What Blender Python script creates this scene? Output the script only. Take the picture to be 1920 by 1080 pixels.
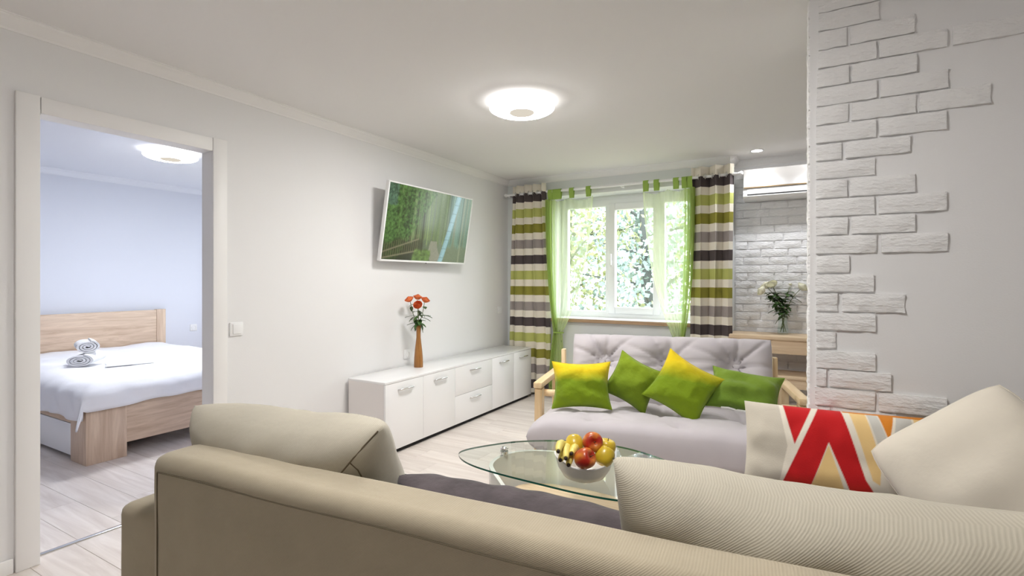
import bpy, bmesh, math, random
import numpy as np
from mathutils import Vector, Matrix, noise

random.seed(7)
for o in list(bpy.data.objects):
    bpy.data.objects.remove(o)
SC = bpy.context.scene
COL = SC.collection
PI = math.pi

# ------------------------------------------------------------------ camera
CAM_H = 1.277
YAW = math.atan(550 / 960)
cam_data = bpy.data.cameras.new('camera')
cam_data.sensor_width = 36.0
cam_data.lens = 18.0
cam_data.shift_y = -15 / 1920
cam_data.clip_start = 0.02
cam = bpy.data.objects.new('camera', cam_data)
COL.objects.link(cam)
cam.location = (0, 0, CAM_H)
cam.rotation_euler = (PI / 2, 0, YAW)
SC.camera = cam
FW = Vector((-math.sin(YAW), math.cos(YAW), 0))
RT = Vector((math.cos(YAW), math.sin(YAW), 0))
UP = Vector((0, 0, 1))


def at(px, py, d):
    """survey point: a bearing read off the photograph, at depth d metres"""
    return Vector((0, 0, CAM_H)) + d * (FW + (px - 960) / 960 * RT + (525 - py) / 960 * UP)


# ------------------------------------------------------------------ world and view
world = bpy.data.worlds.new('overcast_sky')
SC.world = world
world.use_nodes = True
wn = world.node_tree.nodes
wn['Background'].inputs[0].default_value = (0.92, 0.955, 1.0, 1)
wn['Background'].inputs[1].default_value = 4.0
SC.view_settings.view_transform = 'Standard'
SC.view_settings.look = 'None'
SC.view_settings.exposure = 1.12
SC.view_settings.gamma = 1.0
SC.view_settings.use_curve_mapping = False
SC.cycles.max_bounces = 10
SC.cycles.diffuse_bounces = 6
SC.cycles.transparent_max_bounces = 24
SC.cycles.caustics_reflective = False
SC.cycles.caustics_refractive = False
SC.cycles.sample_clamp_indirect = 6.0


def portal(name, loc, rot, sx, sy):
    ld = bpy.data.lights.new(name, 'AREA')
    ld.shape = 'RECTANGLE'
    ld.size, ld.size_y = sx, sy
    ld.cycles.is_portal = True
    o = bpy.data.objects.new(name, ld)
    COL.objects.link(o)
    o.location = loc
    o.rotation_euler = rot
    return o


portal('window_portal', (-1.575, 5.60, 1.53), (-PI / 2, 0, 0), 1.75, 1.40)
portal('bedroom_window_portal', (-5.0, 4.40, 1.55), (-PI / 2, 0, 0), 1.5, 1.4)
LAMP_L = 46.0          # radiance of the ceiling lamps' diffusers
LAMP_BED = 46.0
SPOT_W = 8.0

# ------------------------------------------------------------------ materials
MATS = {}


def new_mat(name):
    m = bpy.data.materials.new(name)
    m.use_nodes = True
    nt = m.node_tree
    b = nt.nodes['Principled BSDF']
    return m, nt, b


def lin(c):
    return tuple(((x / 12.92) if x <= 0.04045 else ((x + 0.055) / 1.055) ** 2.4) for x in c)


def rgb(r, g, b):
    return lin((r / 255, g / 255, b / 255))


def mat(name, color, rough=0.6, metal=0.0, bump=0.0, bscale=60.0, var=0.0, vscale=4.0, spec=0.5, sheen=0.0,
        stretch=(1, 1, 1), coat=0.0, detail=3.0):
    m, nt, b = new_mat(name)
    N, L = nt.nodes, nt.links
    b.inputs['Base Color'].default_value = (*color, 1)
    b.inputs['Roughness'].default_value = rough
    b.inputs['Metallic'].default_value = metal
    b.inputs['Specular IOR Level'].default_value = spec
    if sheen:
        b.inputs['Sheen Weight'].default_value = sheen
        b.inputs['Sheen Roughness'].default_value = 0.5
    if coat:
        b.inputs['Coat Weight'].default_value = coat
        b.inputs['Coat Roughness'].default_value = 0.08
    tc = N.new('ShaderNodeTexCoord')
    mp = N.new('ShaderNodeMapping')
    mp.inputs['Scale'].default_value = stretch
    L.new(tc.outputs['Object'], mp.inputs['Vector'])
    if var:
        n = N.new('ShaderNodeTexNoise')
        n.inputs['Scale'].default_value = vscale
        n.inputs['Detail'].default_value = detail
        L.new(mp.outputs[0], n.inputs['Vector'])
        r = N.new('ShaderNodeValToRGB')
        r.color_ramp.elements[0].position = 0.3
        r.color_ramp.elements[1].position = 0.7
        r.color_ramp.elements[0].color = (*[max(0, c * (1 - var)) for c in color], 1)
        r.color_ramp.elements[1].color = (*[min(1, c * (1 + var)) for c in color], 1)
        L.new(n.outputs['Fac'], r.inputs['Fac'])
        L.new(r.outputs['Color'], b.inputs['Base Color'])
    if bump:
        n2 = N.new('ShaderNodeTexNoise')
        n2.inputs['Scale'].default_value = bscale
        n2.inputs['Detail'].default_value = 4
        L.new(mp.outputs[0], n2.inputs['Vector'])
        bp = N.new('ShaderNodeBump')
        bp.inputs['Strength'].default_value = bump
        bp.inputs['Distance'].default_value = 0.01
        L.new(n2.outputs['Fac'], bp.inputs['Height'])
        L.new(bp.outputs[0], b.inputs['Normal'])
    MATS[name] = m
    return m


def wood(name, light, dark, axis='x', rough=0.5, scale=3.0, per_object=False, contrast=1.0):
    m, nt, b = new_mat(name)
    N, L = nt.nodes, nt.links
    tc = N.new('ShaderNodeTexCoord')
    mp = N.new('ShaderNodeMapping')
    s = [9.0, 9.0, 9.0]
    s['xyz'.index(axis)] = 0.75
    mp.inputs['Scale'].default_value = s
    L.new(tc.outputs['Object'], mp.inputs['Vector'])
    src = mp.outputs[0]
    if per_object:
        oi = N.new('ShaderNodeObjectInfo')
        mu = N.new('ShaderNodeMath'); mu.operation = 'MULTIPLY'
        mu.inputs[1].default_value = 37.0
        L.new(oi.outputs['Random'], mu.inputs[0])
        ad = N.new('ShaderNodeVectorMath'); ad.operation = 'ADD'
        L.new(src, ad.inputs[0]); L.new(mu.outputs[0], ad.inputs[1])
        src = ad.outputs[0]
    n1 = N.new('ShaderNodeTexNoise')
    n1.inputs['Scale'].default_value = scale
    n1.inputs['Detail'].default_value = 6
    n1.inputs['Roughness'].default_value = 0.62
    n1.inputs['Distortion'].default_value = 0.7
    L.new(src, n1.inputs['Vector'])
    r = N.new('ShaderNodeValToRGB')
    r.color_ramp.elements[0].position = 0.5 - 0.2 / contrast
    r.color_ramp.elements[1].position = 0.5 + 0.16 / contrast
    r.color_ramp.elements[0].color = (*dark, 1)
    r.color_ramp.elements[1].color = (*light, 1)
    L.new(n1.outputs['Fac'], r.inputs['Fac'])
    out = r.outputs['Color']
    if per_object:
        hs = N.new('ShaderNodeHueSaturation')
        mr = N.new('ShaderNodeMapRange')
        mr.inputs[3].default_value = 0.93
        mr.inputs[4].default_value = 1.05
        L.new(oi.outputs['Random'], mr.inputs[0])
        L.new(mr.outputs[0], hs.inputs['Value'])
        L.new(out, hs.inputs['Color'])
        out = hs.outputs[0]
    L.new(out, b.inputs['Base Color'])
    b.inputs['Roughness'].default_value = rough
    bp = N.new('ShaderNodeBump')
    bp.inputs['Strength'].default_value = 0.12
    bp.inputs['Distance'].default_value = 0.004
    L.new(n1.outputs['Fac'], bp.inputs['Height'])
    L.new(bp.outputs[0], b.inputs['Normal'])
    MATS[name] = m
    return m


def twill(name, color, period=0.0036, strength=0.35, var=0.05, plane='xy', vscale=7.0, mixf=0.16):
    """diagonal ribbed upholstery weave, laid in the plane of the cloth"""
    m, nt, b = new_mat(name)
    N, L = nt.nodes, nt.links
    tc = N.new('ShaderNodeTexCoord')
    sp = N.new('ShaderNodeSeparateXYZ')
    L.new(tc.outputs['Object'], sp.inputs[0])
    cb = N.new('ShaderNodeCombineXYZ')
    L.new(sp.outputs[0], cb.inputs[0])
    L.new(sp.outputs['XYZ'.index(plane[1].upper())], cb.inputs[1])
    mp = N.new('ShaderNodeMapping')
    mp.inputs['Rotation'].default_value = (0, 0, math.radians(58))
    L.new(cb.outputs[0], mp.inputs['Vector'])
    w = N.new('ShaderNodeTexWave')
    w.wave_type = 'BANDS'
    w.inputs['Scale'].default_value = 0.314 / period
    w.inputs['Distortion'].default_value = 0.5
    w.inputs['Detail'].default_value = 1
    L.new(mp.outputs[0], w.inputs['Vector'])
    n = N.new('ShaderNodeTexNoise')
    n.inputs['Scale'].default_value = vscale
    n.inputs['Detail'].default_value = 5
    L.new(tc.outputs['Object'], n.inputs['Vector'])
    r = N.new('ShaderNodeValToRGB')
    r.color_ramp.elements[0].position = 0.3
    r.color_ramp.elements[1].position = 0.7
    r.color_ramp.elements[0].color = (*[c * (1 - var) for c in color], 1)
    r.color_ramp.elements[1].color = (*[min(1, c * (1 + var)) for c in color], 1)
    L.new(n.outputs['Fac'], r.inputs['Fac'])
    mx = N.new('ShaderNodeMix'); mx.data_type = 'RGBA'; mx.blend_type = 'MULTIPLY'
    mx.inputs[0].default_value = mixf
    L.new(r.outputs['Color'], mx.inputs[6]); L.new(w.outputs['Color'], mx.inputs[7])
    L.new(mx.outputs[2], b.inputs['Base Color'])
    b.inputs['Roughness'].default_value = 0.95
    b.inputs['Specular IOR Level'].default_value = 0.15
    b.inputs['Sheen Weight'].default_value = 0.2
    bp = N.new('ShaderNodeBump')
    bp.inputs['Strength'].default_value = strength
    bp.inputs['Distance'].default_value = 0.002
    L.new(w.outputs['Fac'], bp.inputs['Height'])
    bp2 = N.new('ShaderNodeBump')
    bp2.inputs['Strength'].default_value = 0.3
    bp2.inputs['Distance'].default_value = 0.02
    L.new(n.outputs['Fac'], bp2.inputs['Height'])
    L.new(bp.outputs[0], bp2.inputs['Normal'])
    L.new(bp2.outputs[0], b.inputs['Normal'])
    MATS[name] = m
    return m


def emit(name, color, strength):
    m = bpy.data.materials.new(name)
    m.use_nodes = True
    nt = m.node_tree
    nt.nodes.remove(nt.nodes['Principled BSDF'])
    e = nt.nodes.new('ShaderNodeEmission')
    e.inputs[0].default_value = (*color, 1)
    e.inputs[1].default_value = strength
    nt.links.new(e.outputs[0], nt.nodes['Material Output'].inputs[0])
    MATS[name] = m
    return m


def thin_glass(name, tint, ior=1.45, gloss=1.0):
    m = bpy.data.materials.new(name)
    m.use_nodes = True
    nt = m.node_tree
    N, L = nt.nodes, nt.links
    N.remove(N['Principled BSDF'])
    t = N.new('ShaderNodeBsdfTransparent'); t.inputs[0].default_value = (*tint, 1)
    g = N.new('ShaderNodeBsdfGlossy'); g.inputs['Roughness'].default_value = 0.02
    g.inputs[0].default_value = (gloss, gloss, gloss, 1)
    f = N.new('ShaderNodeFresnel'); f.inputs[0].default_value = ior
    ge = N.new('ShaderNodeNewGeometry')
    iv = N.new('ShaderNodeMath'); iv.operation = 'SUBTRACT'; iv.inputs[0].default_value = 1.0
    L.new(ge.outputs['Backfacing'], iv.inputs[1])
    mu = N.new('ShaderNodeMath'); mu.operation = 'MULTIPLY'
    L.new(f.outputs[0], mu.inputs[0]); L.new(iv.outputs[0], mu.inputs[1])
    mx = N.new('ShaderNodeMixShader')
    L.new(mu.outputs[0], mx.inputs[0]); L.new(t.outputs[0], mx.inputs[1]); L.new(g.outputs[0], mx.inputs[2])
    L.new(mx.outputs[0], N['Material Output'].inputs[0])
    MATS[name] = m
    return m


def attr_mat(name, attr='print', rough=0.8, emission=0.0, sheen=0.0, bump=0.0):
    m, nt, b = new_mat(name)
    a = nt.nodes.new('ShaderNodeAttribute')
    a.attribute_name = attr
    if emission:
        b.inputs['Specular IOR Level'].default_value = 0.2
        b.inputs['Base Color'].default_value = (0.012, 0.012, 0.012, 1)
    else:
        nt.links.new(a.outputs['Color'], b.inputs['Base Color'])
    b.inputs['Roughness'].default_value = rough
    b.inputs['Sheen Weight'].default_value = sheen
    if emission:
        nt.links.new(a.outputs['Color'], b.inputs['Emission Color'])
        b.inputs['Emission Strength'].default_value = emission
    if bump:
        tc = nt.nodes.new('ShaderNodeTexCoord')
        n = nt.nodes.new('ShaderNodeTexNoise'); n.inputs['Scale'].default_value = 250
        bp = nt.nodes.new('ShaderNodeBump'); bp.inputs['Strength'].default_value = bump
        bp.inputs['Distance'].default_value = 0.003
        nt.links.new(tc.outputs['Object'], n.inputs['Vector'])
        nt.links.new(n.outputs['Fac'], bp.inputs['Height'])
        nt.links.new(bp.outputs[0], b.inputs['Normal'])
    MATS[name] = m
    return m


def sheer_mat(name):
    """see-through organza: colour from the 'print' attribute"""
    m = bpy.data.materials.new(name)
    m.use_nodes = True
    nt = m.node_tree
    N, L = nt.nodes, nt.links
    N.remove(N['Principled BSDF'])
    a = N.new('ShaderNodeAttribute'); a.attribute_name = 'print'
    t = N.new('ShaderNodeBsdfTransparent'); t.inputs[0].default_value = (0.97, 1.0, 0.93, 1)
    d = N.new('ShaderNodeBsdfDiffuse'); d.inputs['Roughness'].default_value = 1
    tr = N.new('ShaderNodeBsdfTranslucent')
    L.new(a.outputs['Color'], d.inputs[0]); L.new(a.outputs['Color'], tr.inputs[0])
    m1 = N.new('ShaderNodeMixShader'); m1.inputs[0].default_value = 0.6
    L.new(d.outputs[0], m1.inputs[1]); L.new(tr.outputs[0], m1.inputs[2])
    m2 = N.new('ShaderNodeMixShader')
    L.new(a.outputs['Alpha'], m2.inputs[0])
    L.new(t.outputs[0], m2.inputs[1]); L.new(m1.outputs[0], m2.inputs[2])
    L.new(m2.outputs[0], N['Material Output'].inputs[0])
    MATS[name] = m
    return m


def ombre(name, top, bottom, mid=0.62, width=0.14, axis=1, slant=0.0, bump=0.6):
    """dyed velvet: one colour running into another along the cover"""
    m, nt, b = new_mat(name)
    N, L = nt.nodes, nt.links
    tc = N.new('ShaderNodeTexCoord')
    sp = N.new('ShaderNodeSeparateXYZ')
    L.new(tc.outputs['Generated'], sp.inputs[0])
    n = N.new('ShaderNodeTexNoise'); n.inputs['Scale'].default_value = 5; n.inputs['Detail'].default_value = 4
    L.new(tc.outputs['Object'], n.inputs['Vector'])
    mu = N.new('ShaderNodeMath'); mu.operation = 'MULTIPLY_ADD'
    mu.inputs[1].default_value = 0.35
    L.new(n.outputs['Fac'], mu.inputs[0]); L.new(sp.outputs[axis], mu.inputs[2])
    m2 = N.new('ShaderNodeMath'); m2.operation = 'MULTIPLY_ADD'
    m2.inputs[1].default_value = slant
    L.new(sp.outputs[1 - axis], m2.inputs[0]); L.new(mu.outputs[0], m2.inputs[2])
    r = N.new('ShaderNodeValToRGB')
    e = r.color_ramp.elements
    e[0].position = max(0, mid - width); e[0].color = (*bottom, 1)
    e[1].position = min(1, mid + width); e[1].color = (*top, 1)
    L.new(m2.outputs[0], r.inputs['Fac'])
    L.new(r.outputs['Color'], b.inputs['Base Color'])
    b.inputs['Roughness'].default_value = 0.85
    b.inputs['Sheen Weight'].default_value = 0.15
    b.inputs['Specular IOR Level'].default_value = 0.2
    n2 = N.new('ShaderNodeTexNoise'); n2.inputs['Scale'].default_value = 14; n2.inputs['Detail'].default_value = 4
    L.new(tc.outputs['Object'], n2.inputs['Vector'])
    bp = N.new('ShaderNodeBump'); bp.inputs['Strength'].default_value = bump; bp.inputs['Distance'].default_value = 0.02
    L.new(n2.outputs['Fac'], bp.inputs['Height'])
    L.new(bp.outputs[0], b.inputs['Normal'])
    MATS[name] = m
    return m


M = MATS
mat('wall_paint', (0.78, 0.775, 0.775), 0.9, bump=0.05, bscale=180, spec=0.2)
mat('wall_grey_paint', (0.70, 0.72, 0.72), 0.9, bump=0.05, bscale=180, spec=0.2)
mat('ceiling_paint', (0.80, 0.79, 0.785), 0.9, spec=0.2)
mat('trim_white', (0.83, 0.82, 0.81), 0.45)
mat('bed_wall_paint', (0.71, 0.73, 0.80), 0.9, bump=0.05, bscale=180, spec=0.2)
mat('bed_ceiling_paint', (0.78, 0.80, 0.86), 0.9, spec=0.2)
mat('brick_white', (0.80, 0.795, 0.79), 0.85, bump=0.9, bscale=30, stretch=(1, 1, 2.2), spec=0.2)
mat('brick_alcove', (0.82, 0.82, 0.83), 0.85, bump=0.6, bscale=45, stretch=(1, 1, 2.2), spec=0.2)
wood('floor_wood', rgb(238, 230, 224), rgb(206, 194, 186), 'x', 0.42, 2.0, per_object=True, contrast=0.8)
mat('floor_gap', rgb(176, 160, 150), 0.8)
wood('oak_x', rgb(220, 197, 174), rgb(186, 158, 134), 'x', 0.5, 3.0)
wood('oak_y', rgb(220, 197, 174), rgb(186, 158, 134), 'y', 0.5, 3.0)
wood('oak_z', rgb(220, 197, 174), rgb(188, 160, 136), 'z', 0.5, 3.0)
wood('pale_oak_x', rgb(228, 206, 176), rgb(204, 176, 142), 'x', 0.5, 3.0)
wood('pale_oak_z', rgb(228, 206, 176), rgb(204, 176, 142), 'z', 0.5, 3.0)
wood('pine_y', rgb(240, 218, 180), rgb(222, 190, 142), 'y', 0.5, 2.0)
wood('pine_z', rgb(240, 218, 180), rgb(222, 190, 142), 'z', 0.5, 2.0)
wood('sill_wood', rgb(190, 160, 128), rgb(160, 128, 98), 'x', 0.5, 3.0)
wood('vase_wood', rgb(170, 118, 60), rgb(126, 80, 34), 'z', 0.4, 4.0)
mat('lacquer_white', (0.86, 0.86, 0.87), 0.22, coat=0.3)
mat('lacquer_side', (0.80, 0.77, 0.76), 0.4)
mat('plastic_white', (0.84, 0.84, 0.84), 0.35)
mat('steel', (0.75, 0.75, 0.76), 0.25, 1.0)
mat('chrome', (0.9, 0.9, 0.9), 0.06, 1.0)
mat('black_gap', (0.01, 0.01, 0.011), 0.8)
mat('dark_plastic', (0.03, 0.03, 0.033), 0.5)
mat('gold_strip', rgb(176, 148, 110), 0.35, 0.6)
mat('pvc_white', (0.86, 0.87, 0.88), 0.35)
twill('sofa_beige', rgb(164, 153, 132), 0.0030, 0.2, 0.05, 'xz', 7.0, 0.10)
twill('cushion_beige', rgb(178, 171, 155), 0.0034, 0.2, 0.04, 'xy', 7.0, 0.12)
twill('pillow_cream', rgb(216, 208, 193), 0.0022, 0.1, 0.03, 'xy', 6.0, 0.05)
mat('seam_thread', rgb(96, 86, 68), 0.9)
mat('charcoal_velvet', rgb(76, 69, 71), 0.9, bump=0.6, bscale=22, var=0.3, vscale=11, sheen=0.15, spec=0.15)
mat('futon_grey', rgb(196, 190, 194), 0.95, bump=0.10, bscale=400, var=0.03, vscale=6, sheen=0.2, spec=0.15)
mat('button_grey', rgb(160, 154, 158), 0.9)
YEL, GRN = rgb(224, 196, 26), rgb(120, 145, 22)
ombre('velvet_yellow_top', YEL, GRN, 0.86, 0.16)
ombre('velvet_green', rgb(128, 150, 30), rgb(98, 122, 22), 0.6, 0.4)
ombre('velvet_yellow_corner', YEL, GRN, 0.74, 0.22, axis=1, slant=-0.45)
ombre('velvet_leaf_green', rgb(120, 146, 50), rgb(94, 122, 36), 0.6, 0.4)
mat('lining_white', (0.85, 0.85, 0.83), 0.9)
mat('duvet_white', (0.87, 0.87, 0.90), 0.9, bump=0.3, bscale=7, spec=0.2)
mat('towel_white', (0.86, 0.86, 0.87), 0.95, bump=0.5, bscale=300, spec=0.1)
mat('cloth_cream', (0.86, 0.86, 0.84), 0.95)  # the folded cloth's own pale cream
mat('mattress_white', (0.82, 0.82, 0.84), 0.9)
mat('stripe_cream', rgb(232, 226, 212), 0.95, spec=0.1)
mat('stripe_dark', rgb(88, 80, 80), 0.9, spec=0.1)
mat('stripe_lime', rgb(184, 188, 112), 0.9, spec=0.1)
mat('stripe_olive', rgb(146, 142, 66), 0.9, spec=0.1)
mat('stripe_taupe', rgb(158, 150, 146), 0.9, spec=0.1)
sheer_mat('organza')
mat('tab_lime', rgb(150, 180, 82), 0.8)
mat('radiator_white', (0.85, 0.85, 0.85), 0.35)
mat('bowl_white', (0.88, 0.87, 0.85), 0.3, coat=0.1)
mat('table_base_white', (0.85, 0.84, 0.80), 0.2, coat=0.4)
thin_glass('window_glass', (0.97, 0.985, 0.985), 1.2)
thin_glass('table_glass', (0.95, 0.975, 0.96), 1.45)
thin_glass('vase_glass', (0.93, 0.96, 0.95), 1.4)
mat('glass_edge', rgb(34, 92, 76), 0.08, spec=0.8)
mat('apple_yellow', rgb(206, 176, 44), 0.35, var=0.14, vscale=18, coat=0.2)
mat('apple_red', rgb(184, 58, 26), 0.35, var=0.45, vscale=20, coat=0.15, stretch=(1, 1, 0.3))
for _n in M['apple_red'].node_tree.nodes:
    if _n.type == 'VALTORGB':
        _n.color_ramp.elements[0].color = (*rgb(166, 34, 16), 1)
        _n.color_ramp.elements[1].color = (*rgb(212, 132, 44), 1)
        _n.color_ramp.elements[0].position = 0.42
        _n.color_ramp.elements[1].position = 0.66
mat('apple_stem', rgb(70, 52, 26), 0.8)
mat('banana_skin', rgb(222, 206, 110), 0.5, var=0.12, vscale=20)
mat('banana_tip', rgb(44, 32, 24), 0.8)
mat('rose_orange', rgb(232, 124, 70), 0.7, var=0.16, vscale=40)
mat('rose_white', rgb(238, 236, 214), 0.7, var=0.06, vscale=30)
mat('leaf_green', rgb(62, 92, 44), 0.5, var=0.25, vscale=30)
mat('stem_green', rgb(96, 108, 62), 0.6)
mat('hazed_leaf', (0.36, 0.39, 0.20), 0.7, var=0.4, vscale=1.6)  # window-glass haze is mixed into this pale leaf colour
mat('hazed_leaf_cool', (0.28, 0.37, 0.34), 0.7, var=0.4, vscale=1.6)  # same glass haze in the colour, bluish for the middle sash
mat('bark', rgb(84, 88, 84), 0.9, bump=0.5, bscale=30)
mat('lawn', (0.24, 0.22, 0.12), 1.0, var=0.25, vscale=0.8)
emit('lamp_light', (1.0, 0.985, 0.965), LAMP_L)
emit('lamp_light_cool', (0.91, 0.935, 1.0), LAMP_BED)
emit('lamp_rim', (1.0, 0.98, 0.96), 2.0)
emit('lamp_centre_glow', (0.80, 0.73, 0.62), 0.42)
emit('spot_light', (1.0, 0.97, 0.94), 30.0)


# ------------------------------------------------------------------ mesh helpers
def link(o, parent=None):
    COL.objects.link(o)
    if parent is not None:
        o.parent = parent
    return o


def tag(o, label, cat, group=None):
    o['label'] = label
    o['category'] = cat
    if group:
        o['group'] = group
    return o


def thing(name, label, cat, loc=(0, 0, 0), rotz=0.0, group=None):
    o = bpy.data.objects.new(name, None)
    link(o)
    o.empty_display_size = 0.1
    o.location = loc
    o.rotation_euler = (0, 0, rotz)
    return tag(o, label, cat, group)


def struct(o):
    o['kind'] = 'structure'
    return o


def sroot(name):
    o = bpy.data.objects.new(name, None)
    link(o)
    return struct(o)


def from_bm(name, bm, material, parent=None, smooth=False, autos=None):
    me = bpy.data.meshes.new(name)
    bm.normal_update()
    bm.to_mesh(me)
    bm.free()
    mats = material if isinstance(material, (list, tuple)) else [material]
    for m in mats:
        me.materials.append(M[m])
    if smooth:
        me.polygons.foreach_set('use_smooth', [True] * len(me.polygons))
        if autos:
            me.set_sharp_from_angle(angle=math.radians(autos))
    return link(bpy.data.objects.new(name, me), parent)


def from_data(name, v, f, material, parent=None, smooth=False, autos=None):
    me = bpy.data.meshes.new(name)
    me.from_pydata([tuple(p) for p in v], [], f)
    me.update()
    mats = material if isinstance(material, (list, tuple)) else [material]
    for m in mats:
        me.materials.append(M[m])
    if smooth:
        me.polygons.foreach_set('use_smooth', [True] * len(me.polygons))
        if autos:
            me.set_sharp_from_angle(angle=math.radians(autos))
    return link(bpy.data.objects.new(name, me), parent)


def bx(bm, x0, x1, y0, y1, z0, z1, bevel=0.0, seg=2):
    vs = [bm.verts.new((x, y, z)) for x in (x0, x1) for y in (y0, y1) for z in (z0, z1)]
    q = [(0, 1, 3, 2), (4, 6, 7, 5), (0, 4, 5, 1), (2, 3, 7, 6), (0, 2, 6, 4), (1, 5, 7, 3)]
    fs = [bm.faces.new([vs[i] for i in k]) for k in q]
    if bevel:
        es = list({e for f in fs for e in f.edges})
        bmesh.ops.bevel(bm, geom=es, offset=bevel, segments=seg, profile=0.5, affect='EDGES', clamp_overlap=True)


def box(name, x, y, z, material, parent=None, bevel=0.0, seg=2):
    bm = bmesh.new()
    bx(bm, *x, *y, *z, bevel=bevel, seg=seg)
    return from_bm(name, bm, material, parent, smooth=bevel > 0, autos=40)


def boxes(name, lst, material, parent=None, bevel=0.0):
    bm = bmesh.new()
    for b in lst:
        bx(bm, *b, bevel=bevel)
    return from_bm(name, bm, material, parent, smooth=bevel > 0, autos=40)


def lathe_bm(bm, prof, n=32, centre=(0, 0, 0), cap=False):
    cx, cy, cz = centre
    rings = []
    for r, z in prof:
        if r < 1e-6:
            rings.append([bm.verts.new((cx, cy, cz + z))])
        else:
            rings.append([bm.verts.new((cx + r * math.cos(2 * PI * i / n), cy + r * math.sin(2 * PI * i / n), cz + z)) for i in range(n)])
    for a, b in zip(rings, rings[1:]):
        for i in range(n):
            j = (i + 1) % n
            if len(a) == 1 and len(b) == 1:
                continue
            if len(a) == 1:
                bm.faces.new((a[0], b[i], b[j]))
            elif len(b) == 1:
                bm.faces.new((a[i], b[0], a[j]))
            else:
                bm.faces.new((a[i], b[i], b[j], a[j]))


def lathe(name, prof, material, parent=None, n=32, centre=(0, 0, 0), autos=None):
    bm = bmesh.new()
    lathe_bm(bm, prof, n, centre)
    bmesh.ops.recalc_face_normals(bm, faces=bm.faces)
    return from_bm(name, bm, material, parent, True, autos)


def tube_bm(bm, pts, rad, n=8, cap=True):
    pts = [Vector(p) for p in pts]
    k = len(pts)
    rads = rad if isinstance(rad, (list, tuple)) else [rad] * k
    t0 = (pts[1] - pts[0]).normalized()
    nrm = t0.orthogonal().normalized()
    rings = []
    for i in range(k):
        t = (pts[min(i + 1, k - 1)] - pts[max(i - 1, 0)]).normalized()
        nrm = (nrm - t * nrm.dot(t))
        nrm = nrm.normalized() if nrm.length > 1e-6 else t.orthogonal().normalized()
        bi = t.cross(nrm)
        rings.append([bm.verts.new(pts[i] + rads[i] * (math.cos(2 * PI * a / n) * nrm + math.sin(2 * PI * a / n) * bi)) for a in range(n)])
    for a, b in zip(rings, rings[1:]):
        for i in range(n):
            j = (i + 1) % n
            bm.faces.new((a[i], a[j], b[j], b[i]))
    if cap:
        bm.faces.new(list(reversed(rings[0])))
        bm.faces.new(rings[-1])


def tube(name, pts, rad, material, parent=None, n=8):
    bm = bmesh.new()
    tube_bm(bm, pts, rad, n)
    return from_bm(name, bm, material, parent, True, 50)


def spline(pts, sub=8, closed=False):
    pts = [Vector(p) for p in pts]
    n = len(pts)
    out = []
    rng = range(n) if closed else range(n - 1)
    for i in rng:
        if closed:
            p0, p1, p2, p3 = pts[(i - 1) % n], pts[i], pts[(i + 1) % n], pts[(i + 2) % n]
        else:
            p0, p1, p2, p3 = pts[max(i - 1, 0)], pts[i], pts[i + 1], pts[min(i + 2, n - 1)]
        for s in range(sub):
            t = s / sub
            out.append(0.5 * ((2 * p1) + (p2 - p0) * t + (2 * p0 - 5 * p1 + 4 * p2 - p3) * t * t + (3 * p1 - p0 - 3 * p2 + p3) * t ** 3))
    if not closed:
        out.append(pts[-1])
    return out


def prism(name, outline, z0, z1, material, parent=None, edge_mat=None, bevel=0.0):
    n = len(outline)
    v = [(p[0], p[1], z0) for p in outline] + [(p[0], p[1], z1) for p in outline]
    f = [list(range(n))[::-1], list(range(n, 2 * n))] + [[i, (i + 1) % n, n + (i + 1) % n, n + i] for i in range(n)]
    o = from_data(name, v, f, [material] + ([edge_mat] if edge_mat else []), parent)
    if edge_mat:
        for p in o.data.polygons[2:]:
            p.material_index = 1
    return o


def sgn(x):
    return -1 if x < 0 else 1


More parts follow.
